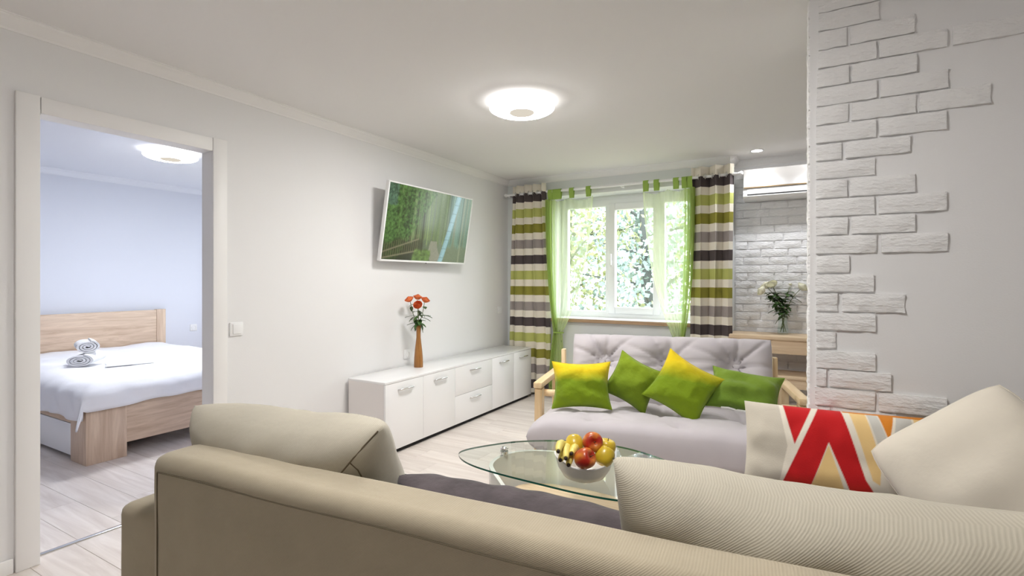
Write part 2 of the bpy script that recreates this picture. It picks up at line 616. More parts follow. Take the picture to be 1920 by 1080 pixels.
class Soft:
    """stuffed cushion: X width, Y height, Z thickness, centred"""

    def __init__(s, w, h, t, p=2.6, q=0.5, pinch=0.06, wr=0.006, wscale=5.0, seed=0, tufts=(), sag=0.0, back_flat=1.0, folds=(), rc=0.0):
        s.__dict__.update(locals())

    def pos(s, a, b, side):
        w, h = s.w / 2, s.h / 2
        x = w * a * (1 - s.pinch * (1 - b * b) * abs(a) ** 2) * math.sqrt(1 - s.rc * b ** 4)
        y = h * b * (1 - s.pinch * (1 - a * a) * abs(b) ** 2) * math.sqrt(1 - s.rc * a ** 4)
        e = max(0.0, (1 - abs(a) ** s.p)) * max(0.0, (1 - abs(b) ** s.p))
        z = s.t / 2 * (e ** s.q)
        if side < 0:
            z *= s.back_flat
        for (tx, ty, dep, sig, rays) in s.tufts:
            dx, dy = x - tx, y - ty
            r = math.hypot(dx, dy)
            g = math.exp(-r * r / (2 * sig * sig))
            z -= dep * g
            if rays:
                th = math.atan2(dy, dx)
                z -= 0.55 * dep * math.exp(-r / (sig * 2.0)) * (max(0, math.cos(rays * th / 1.0)) ** 6) * min(1, r / (0.7 * sig))
        for (fx, fy, ang, amp, freq, ext) in s.folds:
            dx, dy = x - fx, y - fy
            u = dx * math.cos(ang) + dy * math.sin(ang)
            vv = -dx * math.sin(ang) + dy * math.cos(ang)
            z += amp * math.sin(freq * vv + 3 * u / max(ext, .01)) * math.exp(-(u * u + 1.4 * vv * vv) / (ext * ext)) * e ** 0.3
        if s.wr:
            nz = noise.noise(Vector((x * s.wscale + s.seed * 3.1, y * s.wscale * 1.3, side * 2.0 + s.seed)))
            z += s.wr * nz * min(1, e * 3)
            nz2 = noise.noise(Vector((x * s.wscale * 2.6 + s.seed * 1.7, y * s.wscale * 2.2, 5 + side)))
            z += 0.4 * s.wr * nz2 * min(1, e * 3)
        y -= s.sag * (1 - a * a) * (0.5 + 0.5 * b) * h
        return Vector((x, y, side * z))

    def bm(s, nx=36, ny=36):
        bm = bmesh.new()
        g = {}
        pa = [math.sin(PI / 2 * (-1 + 2 * i / nx)) * 0.55 + 0.45 * (-1 + 2 * i / nx) for i in range(nx + 1)]
        pb = [math.sin(PI / 2 * (-1 + 2 * i / ny)) * 0.55 + 0.45 * (-1 + 2 * i / ny) for i in range(ny + 1)]
        for side in (1, -1):
            for i, a in enumerate(pa):
                for j, b in enumerate(pb):
                    edge = i in (0, nx) or j in (0, ny)
                    if edge and side < 0:
                        g[i, j, -1] = g[i, j, 1]
                    else:
                        v = s.pos(a, b, side)
                        if edge:
                            v.z = 0
                        g[i, j, side] = bm.verts.new(v)
            for i in range(nx):
                for j in range(ny):
                    q = [g[i, j, side], g[i + 1, j, side], g[i + 1, j + 1, side], g[i, j + 1, side]]
                    bm.faces.new(q if side > 0 else q[::-1])
        return bm

    def build(s, name, material, parent=None, nx=36, ny=36):
        return from_bm(name, s.bm(nx, ny), material, parent, True)

    def edge_tube(s, name, material, parent, rad=0.004, inset=1.0, n=16):
        bm = bmesh.new()
        loop = [(-1 + 2 * i / n, -1) for i in range(n)] + [(1, -1 + 2 * i / n) for i in range(n)] + \
               [(1 - 2 * i / n, 1) for i in range(n)] + [(-1, 1 - 2 * i / n) for i in range(n)]
        pts = []
        for a, b in loop + [loop[0]]:
            v = s.pos(a, b, 1); v.z = 0
            pts.append(v)
        tube_bm(bm, pts, rad, 6, cap=False)
        return from_bm(name, bm, material, parent, True)

    def seam(s, name, material, parent, path, side=1, rad=0.0022, off=0.0005):
        pts = [s.pos(a, b, side) + Vector((0, 0, side * off)) for a, b in path]
        return tube(name, pts, rad, material, parent, 5)


def axes(o, centre, xa, ya):
    xa = Vector(xa).normalized()
    ya = Vector(ya)
    ya = (ya - xa * ya.dot(xa)).normalized()
    za = xa.cross(ya)
    mtx = Matrix((xa, ya, za)).transposed().to_4x4()
    mtx.translation = Vector(centre)
    o.matrix_world = mtx
    return o


def copy_tree(o, parent=None):
    c = o.copy()
    COL.objects.link(c)
    c.parent = parent
    for ch in list(o.children):
        copy_tree(ch, c)
    return c


def paint(o, fn):
    """per-corner colour print stored on the mesh: fn(vertex index, co) -> rgba"""
    me = o.data
    ca = me.color_attributes.new('print', 'FLOAT_COLOR', 'POINT')
    buf = np.zeros((len(me.vertices), 4), dtype=np.float32)
    for i, v in enumerate(me.vertices):
        buf[i] = fn(i, v.co)
    ca.data.foreach_set('color', buf.ravel())


# ================================================================== THE ROOM
XL, CEIL = -3.0, 2.42
YB, YA = 5.14, 5.38          # window wall, brick alcove wall
XR, YR = 2.0, -1.6
PX, PY = 0.016, 2.39         # corner of the brick pier
BX, BY0, BY1, BCEIL = -6.65, -1.0, 4.3, 2.41
D0, D1, DTOP = 0.945, 1.718, 2.027

floor = struct(box('floor', (XL - 0.09, XR), (YR, 5.5), (-0.10, -0.012), 'floor_gap'))
floor_bed = struct(box('floor_bedroom', (BX, XL - 0.09), (BY0, BY1), (-0.10, -0.012), 'floor_gap'))
PLANK = {}


def plank_mesh(length, width):
    key = (round(length, 3), round(width, 3))
    if key not in PLANK:
        bm = bmesh.new()
        bx(bm, 0, key[0] - 0.0012, 0, key[1] - 0.0012, -0.012, 0.0, bevel=0.0012, seg=1)
        me = bpy.data.meshes.new('plank')
        bm.to_mesh(me); bm.free()
        me.materials.append(M['floor_wood'])
        PLANK[key] = me
    return PLANK[key]


def lay_planks(parent, x0, x1, y0, y1, pl=1.28, pw=0.193):
    y, row = y0, 0
    while y < y1 - 1e-4:
        w = min(pw, y1 - y)
        x = x0 - [0.0, 0.84, 0.42, 0.63, 0.21][row % 5]
        while x < x1 - 1e-4:
            a, b = max(x, x0), min(x + pl, x1)
            if b - a > 0.01:
                o = bpy.data.objects.new('plank', plank_mesh(b - a, w))
                link(o, parent)
                o.location = (a, y, 0)
            x += pl
        y += w
        row += 1


lay_planks(floor, XL - 0.09, XR, YR, 5.5)
lay_planks(floor_bed, BX, XL - 0.09, BY0, BY1)

struct(box('ceiling', (XL - 0.2, XR + 0.1), (YR - 0.1, 5.6), (CEIL, CEIL + 0.1), 'ceiling_paint'))
struct(box('ceiling_bedroom', (BX - 0.1, XL - 0.09), (BY0 - 0.1, BY1 + 0.3), (BCEIL, BCEIL + 0.1), 'bed_ceiling_paint'))

# left wall with the doorway (two skins: living-room paint and bedroom paint)
struct(boxes('wall_left', [(XL - 0.045, XL, YR, D0 - 0.02, 0, CEIL), (XL - 0.045, XL, D1 + 0.02, YB + 0.36, 0, CEIL),
                           (XL - 0.045, XL, D0 - 0.02, D1 + 0.02, DTOP + 0.02, CEIL)], 'wall_paint'))
struct(boxes('wall_bedroom_door_side', [(XL - 0.09, XL - 0.045, YR, D0 - 0.02, 0, CEIL), (XL - 0.09, XL - 0.045, D1 + 0.02, YB + 0.36, 0, CEIL),
                                        (XL - 0.09, XL - 0.045, D0 - 0.02, D1 + 0.02, DTOP + 0.02, CEIL)], 'bed_wall_paint'))
# window wall with its opening
WX0, WX1, WZ0, WZ1 = -2.43, -0.72, 0.835, 2.199
struct(boxes('wall_back', [(XL, WX0, YB, YB + 0.36, 0, CEIL), (WX1, -0.60, YB, YB + 0.36, 0, CEIL),
                           (WX0, WX1, YB, YB + 0.36, 0, WZ0), (WX0, WX1, YB, YB + 0.36, WZ1, CEIL)], 'wall_grey_paint'))
wall_alcove = struct(box('wall_alcove', (-0.60, XR), (YA, YA + 0.12), (0, CEIL), 'brick_alcove'))
wall_pier = struct(box('wall_pier', (PX, XR), (PY, PY + 0.5), (0, CEIL), 'wall_paint'))
struct(box('wall_right', (XR, XR + 0.1), (YR, 5.5), (0, CEIL), 'wall_paint'))
struct(box('wall_rear', (XL - 0.09, XR), (YR - 0.1, YR), (0, CEIL), 'wall_paint'))
struct(box('wall_bedroom_far', (BX - 0.1, BX), (BY0, BY1), (0, BCEIL), 'bed_wall_paint'))
struct(box('wall_bedroom_near', (BX - 0.1, XL - 0.09), (BY0 - 0.1, BY0), (0, BCEIL), 'bed_wall_paint'))
struct(boxes('wall_bedroom_window_side', [(BX, -5.8, BY1, BY1 + 0.2, 0, BCEIL), (-4.2, XL - 0.09, BY1, BY1 + 0.2, 0, BCEIL),
                                          (-5.8, -4.2, BY1, BY1 + 0.2, 0, 0.85), (-5.8, -4.2, BY1, BY1 + 0.2, 2.2, BCEIL)], 'bed_wall_paint'))

# cornices: stepped cove profile swept along the walls
COVE = [(0.0, -0.060), (0.006, -0.060), (0.008, -0.050), (0.020, -0.038), (0.036, -0.020), (0.048, -0.012), (0.052, -0.005), (0.060, -0.004), (0.060, 0.0), (0.0, 0.0)]


def cornice(name, p0, p1, inward, z, material='trim_white'):
    p0, p1, n = Vector((*p0, 0)), Vector((*p1, 0)), Vector((*inward, 0))
    v = []
    for p in (p0, p1):
        for d, h in COVE:
            v.append(p + n * d + Vector((0, 0, z + h)))
    k = len(COVE)
    f = [[i, (i + 1) % k, k + (i + 1) % k, k + i] for i in range(k)] + [list(range(k))[::-1], list(range(k, 2 * k))]
    o = from_data(name, v, f, material)
    bm = bmesh.new(); bm.from_mesh(o.data)
    bmesh.ops.recalc_face_normals(bm, faces=bm.faces)
    bm.to_mesh(o.data); bm.free()
    return struct(o)


cornice('trim_1', (XL, YR), (XL, YB), (1, 0), CEIL)
cornice('trim_2', (XL, YB), (-0.60, YB), (0, -1), CEIL)
cornice('trim_3', (-0.60, YB - 0.06), (-0.60, YA), (1, 0), CEIL)
cornice('trim_4', (-0.60, YA), (XR, YA), (0, -1), CEIL)
cornice('trim_5', (BX, BY0), (BX, BY1), (1, 0), BCEIL, 'bed_ceiling_paint')
cornice('trim_6', (BX, BY1), (XL - 0.09, BY1), (0, -1), BCEIL, 'bed_ceiling_paint')

struct(boxes('baseboard_left', [(XL, XL + 0.012, YR, D0 - 0.09, 0, 0.065), (XL, XL + 0.012, D1 + 0.09, YB, 0, 0.065)], 'trim_white', bevel=0.003))
struct(boxes('baseboard_bedroom', [(BX, BX + 0.012, BY0, BY1, 0, 0.065)], 'trim_white', bevel=0.003))

# doorway lining and architrave
door = sroot('door_1')
box('casing', (XL, XL + 0.018), (D0 - 0.085, D0 - 0.002), (0, DTOP + 0.078), 'trim_white', door, 0.003)
box('casing', (XL, XL + 0.018), (D1, D1 + 0.083), (0, DTOP + 0.078), 'trim_white', door, 0.003)
box('casing', (XL, XL + 0.014), (D0 + 0.002, D1 - 0.001), (DTOP, DTOP + 0.075), 'trim_white', door, 0.003)
box('gap', (XL - 0.001, XL + 0.002), (D0 - 0.003, D0 + 0.003), (DTOP - 0.002, DTOP + 0.072), 'black_gap', door)
box('jamb', (XL - 0.10, XL + 0.004), (D0 - 0.02, D0 - 0.0005), (0, DTOP), 'trim_white', door)
box('jamb', (XL - 0.10, XL + 0.004), (D1 + 0.0005, D1 + 0.02), (0, DTOP), 'trim_white', door)
box('jamb', (XL - 0.10, XL + 0.004), (D0, D1), (DTOP + 0.0005, DTOP + 0.02), 'trim_white', door)
box('threshold', (XL - 0.094, XL - 0.070), (D0, D1), (0.0005, 0.006), 'steel', door, 0.002)

# ---------------------------------------------------------------- bricks
BRK = {}


def brick_mesh(w, h, t, material, var, nx=7, nz=3):
    key = (round(w, 3), round(h, 3), material, var)
    if key in BRK:
        return BRK[key]
    rnd = random.Random(int(w * 1000) * 31 + int(h * 1000) * 7 + var * 101)
    bm = bmesh.new()
    off = rnd.uniform(0, 50)
    g = {}
    for i in range(nx + 1):
        for k in range(nz + 1):
            x, z = w * i / nx, h * k / nz
            edge = i in (0, nx) or k in (0, nz)
            d = t * (0.70 if edge else 1.0)
            d += t * 0.55 * noise.noise(Vector((x * 22 + off, z * 45, off)))
            if not edge:
                d += t * 0.30 * noise.noise(Vector((x * 60 + off, z * 90, off + 9)))
            jx = 0.0028 * noise.noise(Vector((x * 40, z * 40 + off, 3))) if edge else 0
            jz = 0.0032 * noise.noise(Vector((x * 30 + off, z * 30, 7))) if edge else 0
            g[i, k] = bm.verts.new((x + jx, -max(d, 0.003), z + jz))
    for i in range(nx):
        for k in range(nz):
            bm.faces.new((g[i, k], g[i + 1, k], g[i + 1, k + 1], g[i, k + 1]))
    rim = [(i, 0) for i in range(nx)] + [(nx, k) for k in range(nz)] + [(i, nz) for i in range(nx, 0, -1)] + [(0, k) for k in range(nz, 0, -1)]
    back = [bm.verts.new((g[r].co.x, 0, g[r].co.z)) for r in rim]
    for i in range(len(rim)):
        j = (i + 1) % len(rim)
        bm.faces.new((g[rim[j]], g[rim[i]], back[i], back[j]))
    me = bpy.data.meshes.new('brick')
    bm.normal_update(); bm.to_mesh(me); bm.free()
    me.materials.append(M[material])
    me.polygons.foreach_set('use_smooth', [True] * len(me.polygons))
    me.set_sharp_from_angle(angle=math.radians(42))
    BRK[key] = me
    return me


def put_brick(parent, me, loc, rz=0.0):
    o = bpy.data.objects.new('brick', me)
    link(o, parent)
    o.location = loc
    o.rotation_euler = (0, 0, rz)


def pier_x(px):
    d = (px - 960) / 960
    s, c = math.sin(YAW), math.cos(YAW)
    return PY * (-s + c * d) / (c + s * d)


ROWS = [  # surveyed courses of the pier, top to bottom: (top, bottom, runs)
    (-78, -46, [(1535, 1590), (1597, 1720)]), (-43, -10, [(1535, 1650), (1657, 1780)]),
    (-5, 28, [(1535, 1650)]), (30, 62, [(1535, 1648)]), (65, 97, [(1535, 1587), (1594, 1714)]),
    (100, 131, [(1534, 1643), (1648, 1775), (1786, 1921)]), (134, 166, [(1532, 1591), (1597, 1718)]),
    (169, 201, [(1531, 1643), (1651, 1777)]), (204, 236, [(1530, 1590), (1597, 1716), (1723, 1856)]),
    (239, 270, [(1530, 1642), (1649, 1774)]), (274, 303, [(1530, 1578), (1585, 1706)]), (307, 337, [(1530, 1640)]),
    (341, 373, [(1530, 1588), (1593, 1715)]), (376, 407, [(1530, 1639), (1647, 1774)]), (410, 441, [(1530, 1589), (1596, 1715)]),
    (444, 476, [(1530, 1643), (1652, 1776)]), (480, 511, [(1531, 1592)]), (515, 546, [(1529, 1638)]),
    (550, 582, [(1530, 1570), (1579, 1696)]), (586, 617, [(1529, 1641)]), (621, 651, [(1530, 1567)]),
    (656, 688, [(1530, 1641)]), (690, 721, [(1530, 1549), (1555, 1670)]), (725, 757, [(1528, 1640), (1647, 1775)]),
    (761, 792, [(1530, 1556), (1563, 1680)]), (797, 828, [(1530, 1640)]), (832, 863, [(1530, 1590)])]
dref = 2.055
for ri, (t, b, runs) in enumerate(ROWS):
    z1, z0 = CAM_H + (525 - t) * dref / 960, CAM_H + (525 - b) * dref / 960
    if z1 > CEIL:
        continue
    for (a, c) in runs:
        xa, xb = pier_x(a), pier_x(c)
        put_brick(wall_pier, brick_mesh(xb - xa, z1 - z0, 0.017, 'brick_white', ri), (xa, PY + 0.001, z0))
    # returns on the side face of the pier
    yb = PY + 0.02
    L = [0.10, 0.19][ri % 2]
    while yb < PY + 0.44:
        l2 = min(L, PY + 0.48 - yb)
        put_brick(wall_pier, brick_mesh(l2, z1 - z0, 0.009, 'brick_white', ri % 3), (PX + 0.001, yb + l2, z0), -PI / 2)
        yb += L + 0.012
        L = 0.19

row = 0
z = 0.01
while z < CEIL - 0.13:
    x = -0.585 - (0.113 if row % 2 else 0.0) - (0.04 if row % 3 == 1 else 0)
    while x < 0.75:
        a = max(x, -0.585)
        b = min(x + 0.214, 0.80)
        if b - a > 0.03:
            put_brick(wall_alcove, brick_mesh(b - a, 0.064, 0.016, 'brick_alcove', row % 4), (a, YA + 0.001, z))
        x += 0.226
    z += 0.0745
    row += 1

# ---------------------------------------------------------------- the window
win = sroot('window_1')
GY = 5.42


def frame_bm(bm, x0, x1, z0, z1, w, y0, y1, bev=0.004):
    bx(bm, x0, x0 + w, y0, y1, z0, z1, bev)
    bx(bm, x1 - w, x1, y0, y1, z0, z1, bev)
    bx(bm, x0 + w, x1 - w, y0, y1, z0, z0 + w, bev)
    bx(bm, x0 + w, x1 - w, y0, y1, z1 - w, z1, bev)


bm = bmesh.new()
frame_bm(bm, -2.43, -0.72, 0.86, 2.16, 0.075, GY - 0.03, GY + 0.04)
bx(bm, -1.905, -1.835, GY - 0.03, GY + 0.04, 0.935, 2.085, 0.004)
bx(bm, -1.335, -1.265, GY - 0.03, GY + 0.04, 0.935, 2.085, 0.004)
bx(bm, -2.43, -0.72, GY - 0.02, GY + 0.03, 2.155, 2.199)
from_bm('window_frame', bm, 'pvc_white', win, True, 40)
bm = bmesh.new()
frame_bm(bm, -1.862, -1.308, 0.912, 2.108, 0.072, GY - 0.055, GY + 0.02, 0.008)
sash = from_bm('sash', bm, 'pvc_white', win, True, 40)
for (x0, x1, z0, z1) in ((-2.36, -1.90, 0.93, 2.09), (-1.795, -1.375, 0.98, 2.04), (-1.27, -0.79, 0.93, 2.09)):
    box('pane', (x0, x1), (GY - 0.004, GY + 0.004), (z0, z1), 'window_glass', win)
bm = bmesh.new()
bx(bm, -1.838, -1.818, GY - 0.068, GY - 0.055, 1.42, 1.49, 0.003)
bx(bm, -1.835, -1.821, GY - 0.095, GY - 0.066, 1.44, 1.56, 0.004)
from_bm('handle', bm, 'plastic_white', sash, True, 40)
sill = box('sill', (WX0 - 0.05, WX1 + 0.05), (YB - 0.055, GY - 0.03), (0.826, 0.861), 'sill_wood', win, 0.004)
box('sill_top', (WX0 - 0.05, WX1 + 0.05), (YB - 0.053, GY - 0.03), (0.8612, 0.8655), 'pvc_white', win)

win2 = sroot('window_2')
bm = bmesh.new()
frame_bm(bm, -5.8, -4.2, 0.85, 2.2, 0.07, BY1 + 0.06, BY1 + 0.13)
bx(bm, -5.035, -4.965, BY1 + 0.06, BY1 + 0.13, 0.92, 2.13, 0.004)
from_bm('window_frame', bm, 'pvc_white', win2, True, 40)
box('pane', (-5.735, -5.03), (BY1 + 0.09, BY1 + 0.098), (0.915, 2.135), 'window_glass', win2)
box('pane', (-4.97, -4.265), (BY1 + 0.09, BY1 + 0.098), (0.915, 2.135), 'window_glass', win2)

# ================================================================== LAMPS
def ceiling_lamp(label, loc, light, group='round ceiling lamps'):
    t = thing('ceiling_lamp', label, 'ceiling lamp', loc, 0, group)
    lathe('backplate', [(0, 0), (0.196, 0), (0.206, -0.006), (0.209, -0.046), (0.205, -0.052), (0.200, -0.048), (0.0, -0.014)], 'lamp_rim', t, 48, autos=40)
    lathe('diffuser', [(0.199, -0.044), (0.1985, -0.051), (0.192, -0.058), (0.176, -0.065), (0.15, -0.070), (0.11, -0.072), (0.085, -0.0715), (0.079, -0.070)], light, t, 64)
    lathe('centre_cap', [(0, -0.078), (0.072, -0.078), (0.0785, -0.074), (0.0785, -0.02)], 'lamp_centre_glow', t, 40, autos=40)
    return t


ceiling_lamp('round glowing ring lamp on the living room ceiling', (-1.577, 2.88, CEIL), 'lamp_light')
ceiling_lamp('added unseen round ceiling lamp above the back of the corner sofa', (-0.65, 1.02, CEIL), 'lamp_light')  # out-of-view lamp, suggested by brick shading, added to light pier and sofa top
ceiling_lamp('round glowing lamp on the bedroom ceiling above the bed foot', (-4.85, 2.42, BCEIL), 'lamp_light_cool')


def spotlight(label, x, y):
    t = thing('recessed_spotlight', label, 'spotlight', (x, y, CEIL), 0, 'recessed ceiling spotlights')
    lathe('rim', [(0.042, -0.001), (0.056, -0.001), (0.057, -0.004), (0.052, -0.007), (0.043, -0.006), (0.042, -0.001)], 'plastic_white', t, 32, autos=50)
    lathe('lens', [(0, -0.006), (0.030, -0.006), (0.042, -0.004), (0.042, -0.001)], 'spot_light', t, 32, autos=40)
    ld = bpy.data.lights.new('spot_bulb', 'SPOT')
    ld.energy = SPOT_W
    ld.spot_size = math.radians(110)
    ld.spot_blend = 0.6
    ld.shadow_soft_size = 0.03
    ld.color = (0.93, 0.96, 1.0)
    o = bpy.data.objects.new('spot_bulb', ld)
    link(o, t)
    o.location = (0, 0, -0.02)


spotlight('lit recessed ceiling spotlight above the left end of the air conditioner', -0.37, 4.99)
spotlight('lit recessed ceiling spotlight at the edge of the brick pier', 0.075, 4.95)

# ================================================================== WALL THINGS
# television
tv = thing('television', 'large flat television showing a bamboo forest, tilted down on the white wall', 'television')
W, H = 1.11, 0.638
NX, NZ = 250, 140
me_v = [(0.019, -W / 2 + 0.012 + (W - 0.024) * i / NX, -H / 2 + 0.014 + (H - 0.026) * k / NZ) for i in range(NX + 1) for k in range(NZ + 1)]
me_f = [(i * (NZ + 1) + k, (i + 1) * (NZ + 1) + k, (i + 1) * (NZ + 1) + k + 1, i * (NZ + 1) + k + 1) for i in range(NX) for k in range(NZ)]
attr_mat('screen_picture', rough=0.12, emission=0.34)
scr = from_data('screen', me_v, me_f, 'screen_picture', tv)


def forest():
    rs = np.random.RandomState(3)
    U, V = np.meshgrid(np.linspace(0, 1, NX + 1), np.linspace(0, 1, NZ + 1), indexing='ij')
    img = np.zeros((NX + 1, NZ + 1, 3))
    base_l = np.array([0.055, 0.085, 0.035]); base_r = np.array([0.30, 0.37, 0.24])
    w = np.clip((U - 0.25) / 0.4, 0, 1) * (0.6 + 0.4 * V)
    img[:] = base_l + (base_r - base_l) * w[..., None]
    # distant stalks
    for i in range(120):
        x = rs.uniform(0.1, 1.0); wd = rs.uniform(0.003, 0.010); lean = rs.uniform(-0.03, 0.03)
        if x < 0.3 and rs.rand() < 0.6:
            continue
        col = np.array([0.16, 0.22, 0.07]) * rs.uniform(0.5, 2.1) + np.array([0.02, 0.03, 0.03]) * rs.uniform(0, 2)
        if x > 0.72:
            col = np.array([0.15, 0.27, 0.20]) * rs.uniform(0.35, 1.9)
        m = np.exp(-((U - x - lean * V) / wd) ** 2) * np.clip((V - 0.18 - 0.12 * rs.rand()) / 0.05, 0, 1)
        img = img * (1 - 0.8 * m[..., None]) + col * 0.8 * m[..., None]
    # dark trunks at the left
    for x, wd in ((0.135, 0.016), (0.19, 0.02), (0.235, 0.012), (0.28, 0.014), (0.345, 0.010), (0.42, 0.012)):
        m = np.exp(-((U - x + 0.02 * V) / wd) ** 4) * 0.85
        img = img * (1 - m[..., None]) + np.array([0.045, 0.05, 0.02]) * m[..., None]
    # foliage speckle
    for i in range(3200):
        x, y = rs.rand() ** 1.7 * 0.55, rs.rand()
        if x > 0.14 + 0.4 * y:
            continue
        r = rs.uniform(0.003, 0.011)
        c = np.array([0.10, 0.20, 0.05]) * rs.uniform(0.25, 2.0)
        if y > 0.72 and x < 0.1:
            c = np.array([0.10, 0.18, 0.11]) * rs.uniform(0.4, 2.0)
        i0, i1 = max(0, int((x - r * 1.5) * NX)), int((x + r * 1.5) * NX) + 1
        k0, k1 = max(0, int((y - r * 3) * NZ)), int((y + r * 3) * NZ) + 1
        m = np.exp(-(((U[i0:i1, k0:k1] - x) / r) ** 2 + ((V[i0:i1, k0:k1] - y) / (r * 1.7)) ** 2)) * 0.7
        img[i0:i1, k0:k1] = img[i0:i1, k0:k1] * (1 - m[..., None]) + c * m[..., None]
    # path
    pc = 0.60 - 0.16 * (V / 0.30) + 0.10 * (V / 0.3) ** 2
    pw = 0.085 - 0.16 * V
    m = (np.abs(U - pc - 0.02) < pw) & (V < 0.30)
    img[m] = np.array([0.36, 0.36, 0.26])
    # undergrowth and fence at lower left
    m = np.clip((0.30 - V - 0.05 * np.sin(U * 30)) / 0.06, 0, 1) * np.clip((0.44 - U) / 0.05, 0, 1)
    img = img * (1 - 0.75 * m[..., None]) + np.array([0.05, 0.05, 0.025]) * 0.75 * m[..., None]
    for a, bb in ((0.10, 0.20), (0.02, 0.12)):
        m = np.exp(-((V - a - bb * U / 0.36) / 0.010) ** 2) * (U < 0.38)
        img = img * (1 - m[..., None]) + np.array([0.30, 0.27, 0.17]) * m[..., None]
    for i in range(16):
        x = 0.02 + 0.023 * i
        m = np.exp(-((U - x) / 0.003) ** 2) * (V < 0.20 + 0.5 * x) * (V > 0.02 + 0.3 * x)
        img = img * (1 - 0.6 * m[..., None]) + np.array([0.28, 0.25, 0.12]) * 0.6 * m[..., None]
    for i in range(150):
        x, y, r = rs.uniform(0.33, 0.52), rs.uniform(0.0, 0.16), rs.uniform(0.006, 0.016)
        m = np.exp(-(((U - x) / r) ** 2 + ((V - y) / (r * 1.5)) ** 2)) * 0.7
        img = img * (1 - m[..., None]) + np.array([0.13, 0.22, 0.05]) * rs.uniform(0.4, 2) * m[..., None]
    # the leaning blue-green stalk
    xc = 0.66 + 0.155 * V ** 0.9
    m = np.clip((0.033 - np.abs(U - xc)) / 0.007, 0, 1)
    seg = 1 - 0.35 * np.exp(-(((V * 7.5) % 1 - 0.5) / 0.05) ** 2)
    col = np.array([0.36, 0.60, 0.62])[None, None] * (seg * (1.15 - 9 * np.abs(U - xc - 0.005)))[..., None]
    img = img * (1 - m[..., None]) + col * m[..., None]
    m = np.exp(-((U - 0.905) / 0.010) ** 2) * 0.8
    img = img * (1 - m[..., None]) + np.array([0.36, 0.40, 0.26]) * m[..., None]
    img *= (0.85 + 0.3 * rs.rand(NX + 1, NZ + 1))[..., None]
    return np.clip(img, 0, 1)


IMG = forest().reshape(-1, 3)
paint(scr, lambda i, co: (*IMG[i], 1))
bm = bmesh.new()
bx(bm, -0.012, 0.021, -W / 2, -W / 2 + 0.013, -H / 2, H / 2, 0.002)
bx(bm, -0.012, 0.021, W / 2 - 0.013, W / 2, -H / 2, H / 2, 0.002)
bx(bm, -0.012, 0.021, -W / 2 + 0.013, W / 2 - 0.013, -H / 2, -H / 2 + 0.016, 0.002)
bx(bm, -0.012, 0.021, -W / 2 + 0.013, W / 2 - 0.013, H / 2 - 0.012, H / 2, 0.002)
bx(bm, -0.012, 0.014, -W / 2 + 0.012, W / 2 - 0.012, -H / 2 + 0.015, H / 2 - 0.011)
from_bm('bezel', bm, 'plastic_white', tv, True, 40)
box('rear_housing', (-0.045, -0.012), (-W / 2 + 0.12, W / 2 - 0.12), (-H / 2 + 0.05, H / 2 - 0.12), 'dark_plastic', tv, 0.012)
box('sensor', (0.010, 0.018), (-0.008, 0.008), (-H / 2 - 0.006, -H / 2 + 0.001), 'dark_plastic', tv, 0.002)
Rz = Matrix.Rotation(math.radians(-1.7), 4, 'Z'); Ry = Matrix.Rotation(math.radians(9.7), 4, 'Y')
tv.matrix_world = Matrix.Translation((-2.862, 3.538, 1.745)) @ Rz @ Ry
bk = thing('television_bracket', 'dark steel wall bracket holding the television', 'bracket', (XL, 3.54, 1.72))
box('wall_plate', (0.001, 0.010), (-0.16, 0.16), (-0.10, 0.10), 'dark_plastic', bk, 0.002)
box('arm', (0.008, 0.088), (-0.11, -0.08), (-0.02, 0.02), 'dark_plastic', bk, 0.002)
box('arm', (0.008, 0.088), (0.08, 0.11), (-0.02, 0.02), 'dark_plastic', bk, 0.002)


def switch(label, loc, rz):
    t = thing('light_switch', label, 'light switch', loc, rz)
    box('plate', (0.0005, 0.010), (-0.041, 0.041), (-0.041, 0.041), 'plastic_white', t, 0.003)
    box('rocker', (0.009, 0.015), (-0.026, 0.026), (-0.030, 0.030), 'plastic_white', t, 0.003)


def outlet(label, loc, rz):
    t = thing('wall_outlet', label, 'outlet', loc, rz, 'wall outlets')
    box('plate', (0.0005, 0.009), (-0.041, 0.041), (-0.041, 0.041), 'plastic_white', t, 0.003)
    s = lathe('socket', [(0, 0.003), (0.018, 0.003), (0.020, 0.011), (0.024, 0.012), (0.025, 0.008)], 'plastic_white', t, 24, autos=40)
    s.rotation_euler = (0, PI / 2, 0)
    for dy in (-0.009, 0.009):
        h = lathe('contact_hole', [(0, 0.0045), (0.0035, 0.0045), (0.0035, 0.002)], 'dark_plastic', t, 10)
        h.rotation_euler = (0, PI / 2, 0)
        h.location = (0, dy, 0)


switch('white light switch on the wall beside the bedroom doorway', (XL, 1.864, 0.98), 0)
outlet('white wall outlet behind the wooden rose vase', (XL, 3.40, 0.635), 0)
outlet('white wall outlet near the far end of the sideboard', (XL, 4.95, 0.94), 0)
outlet('white wall outlet on the blue bedroom wall beside the headboard', (BX, 3.58, 0.683), 0)

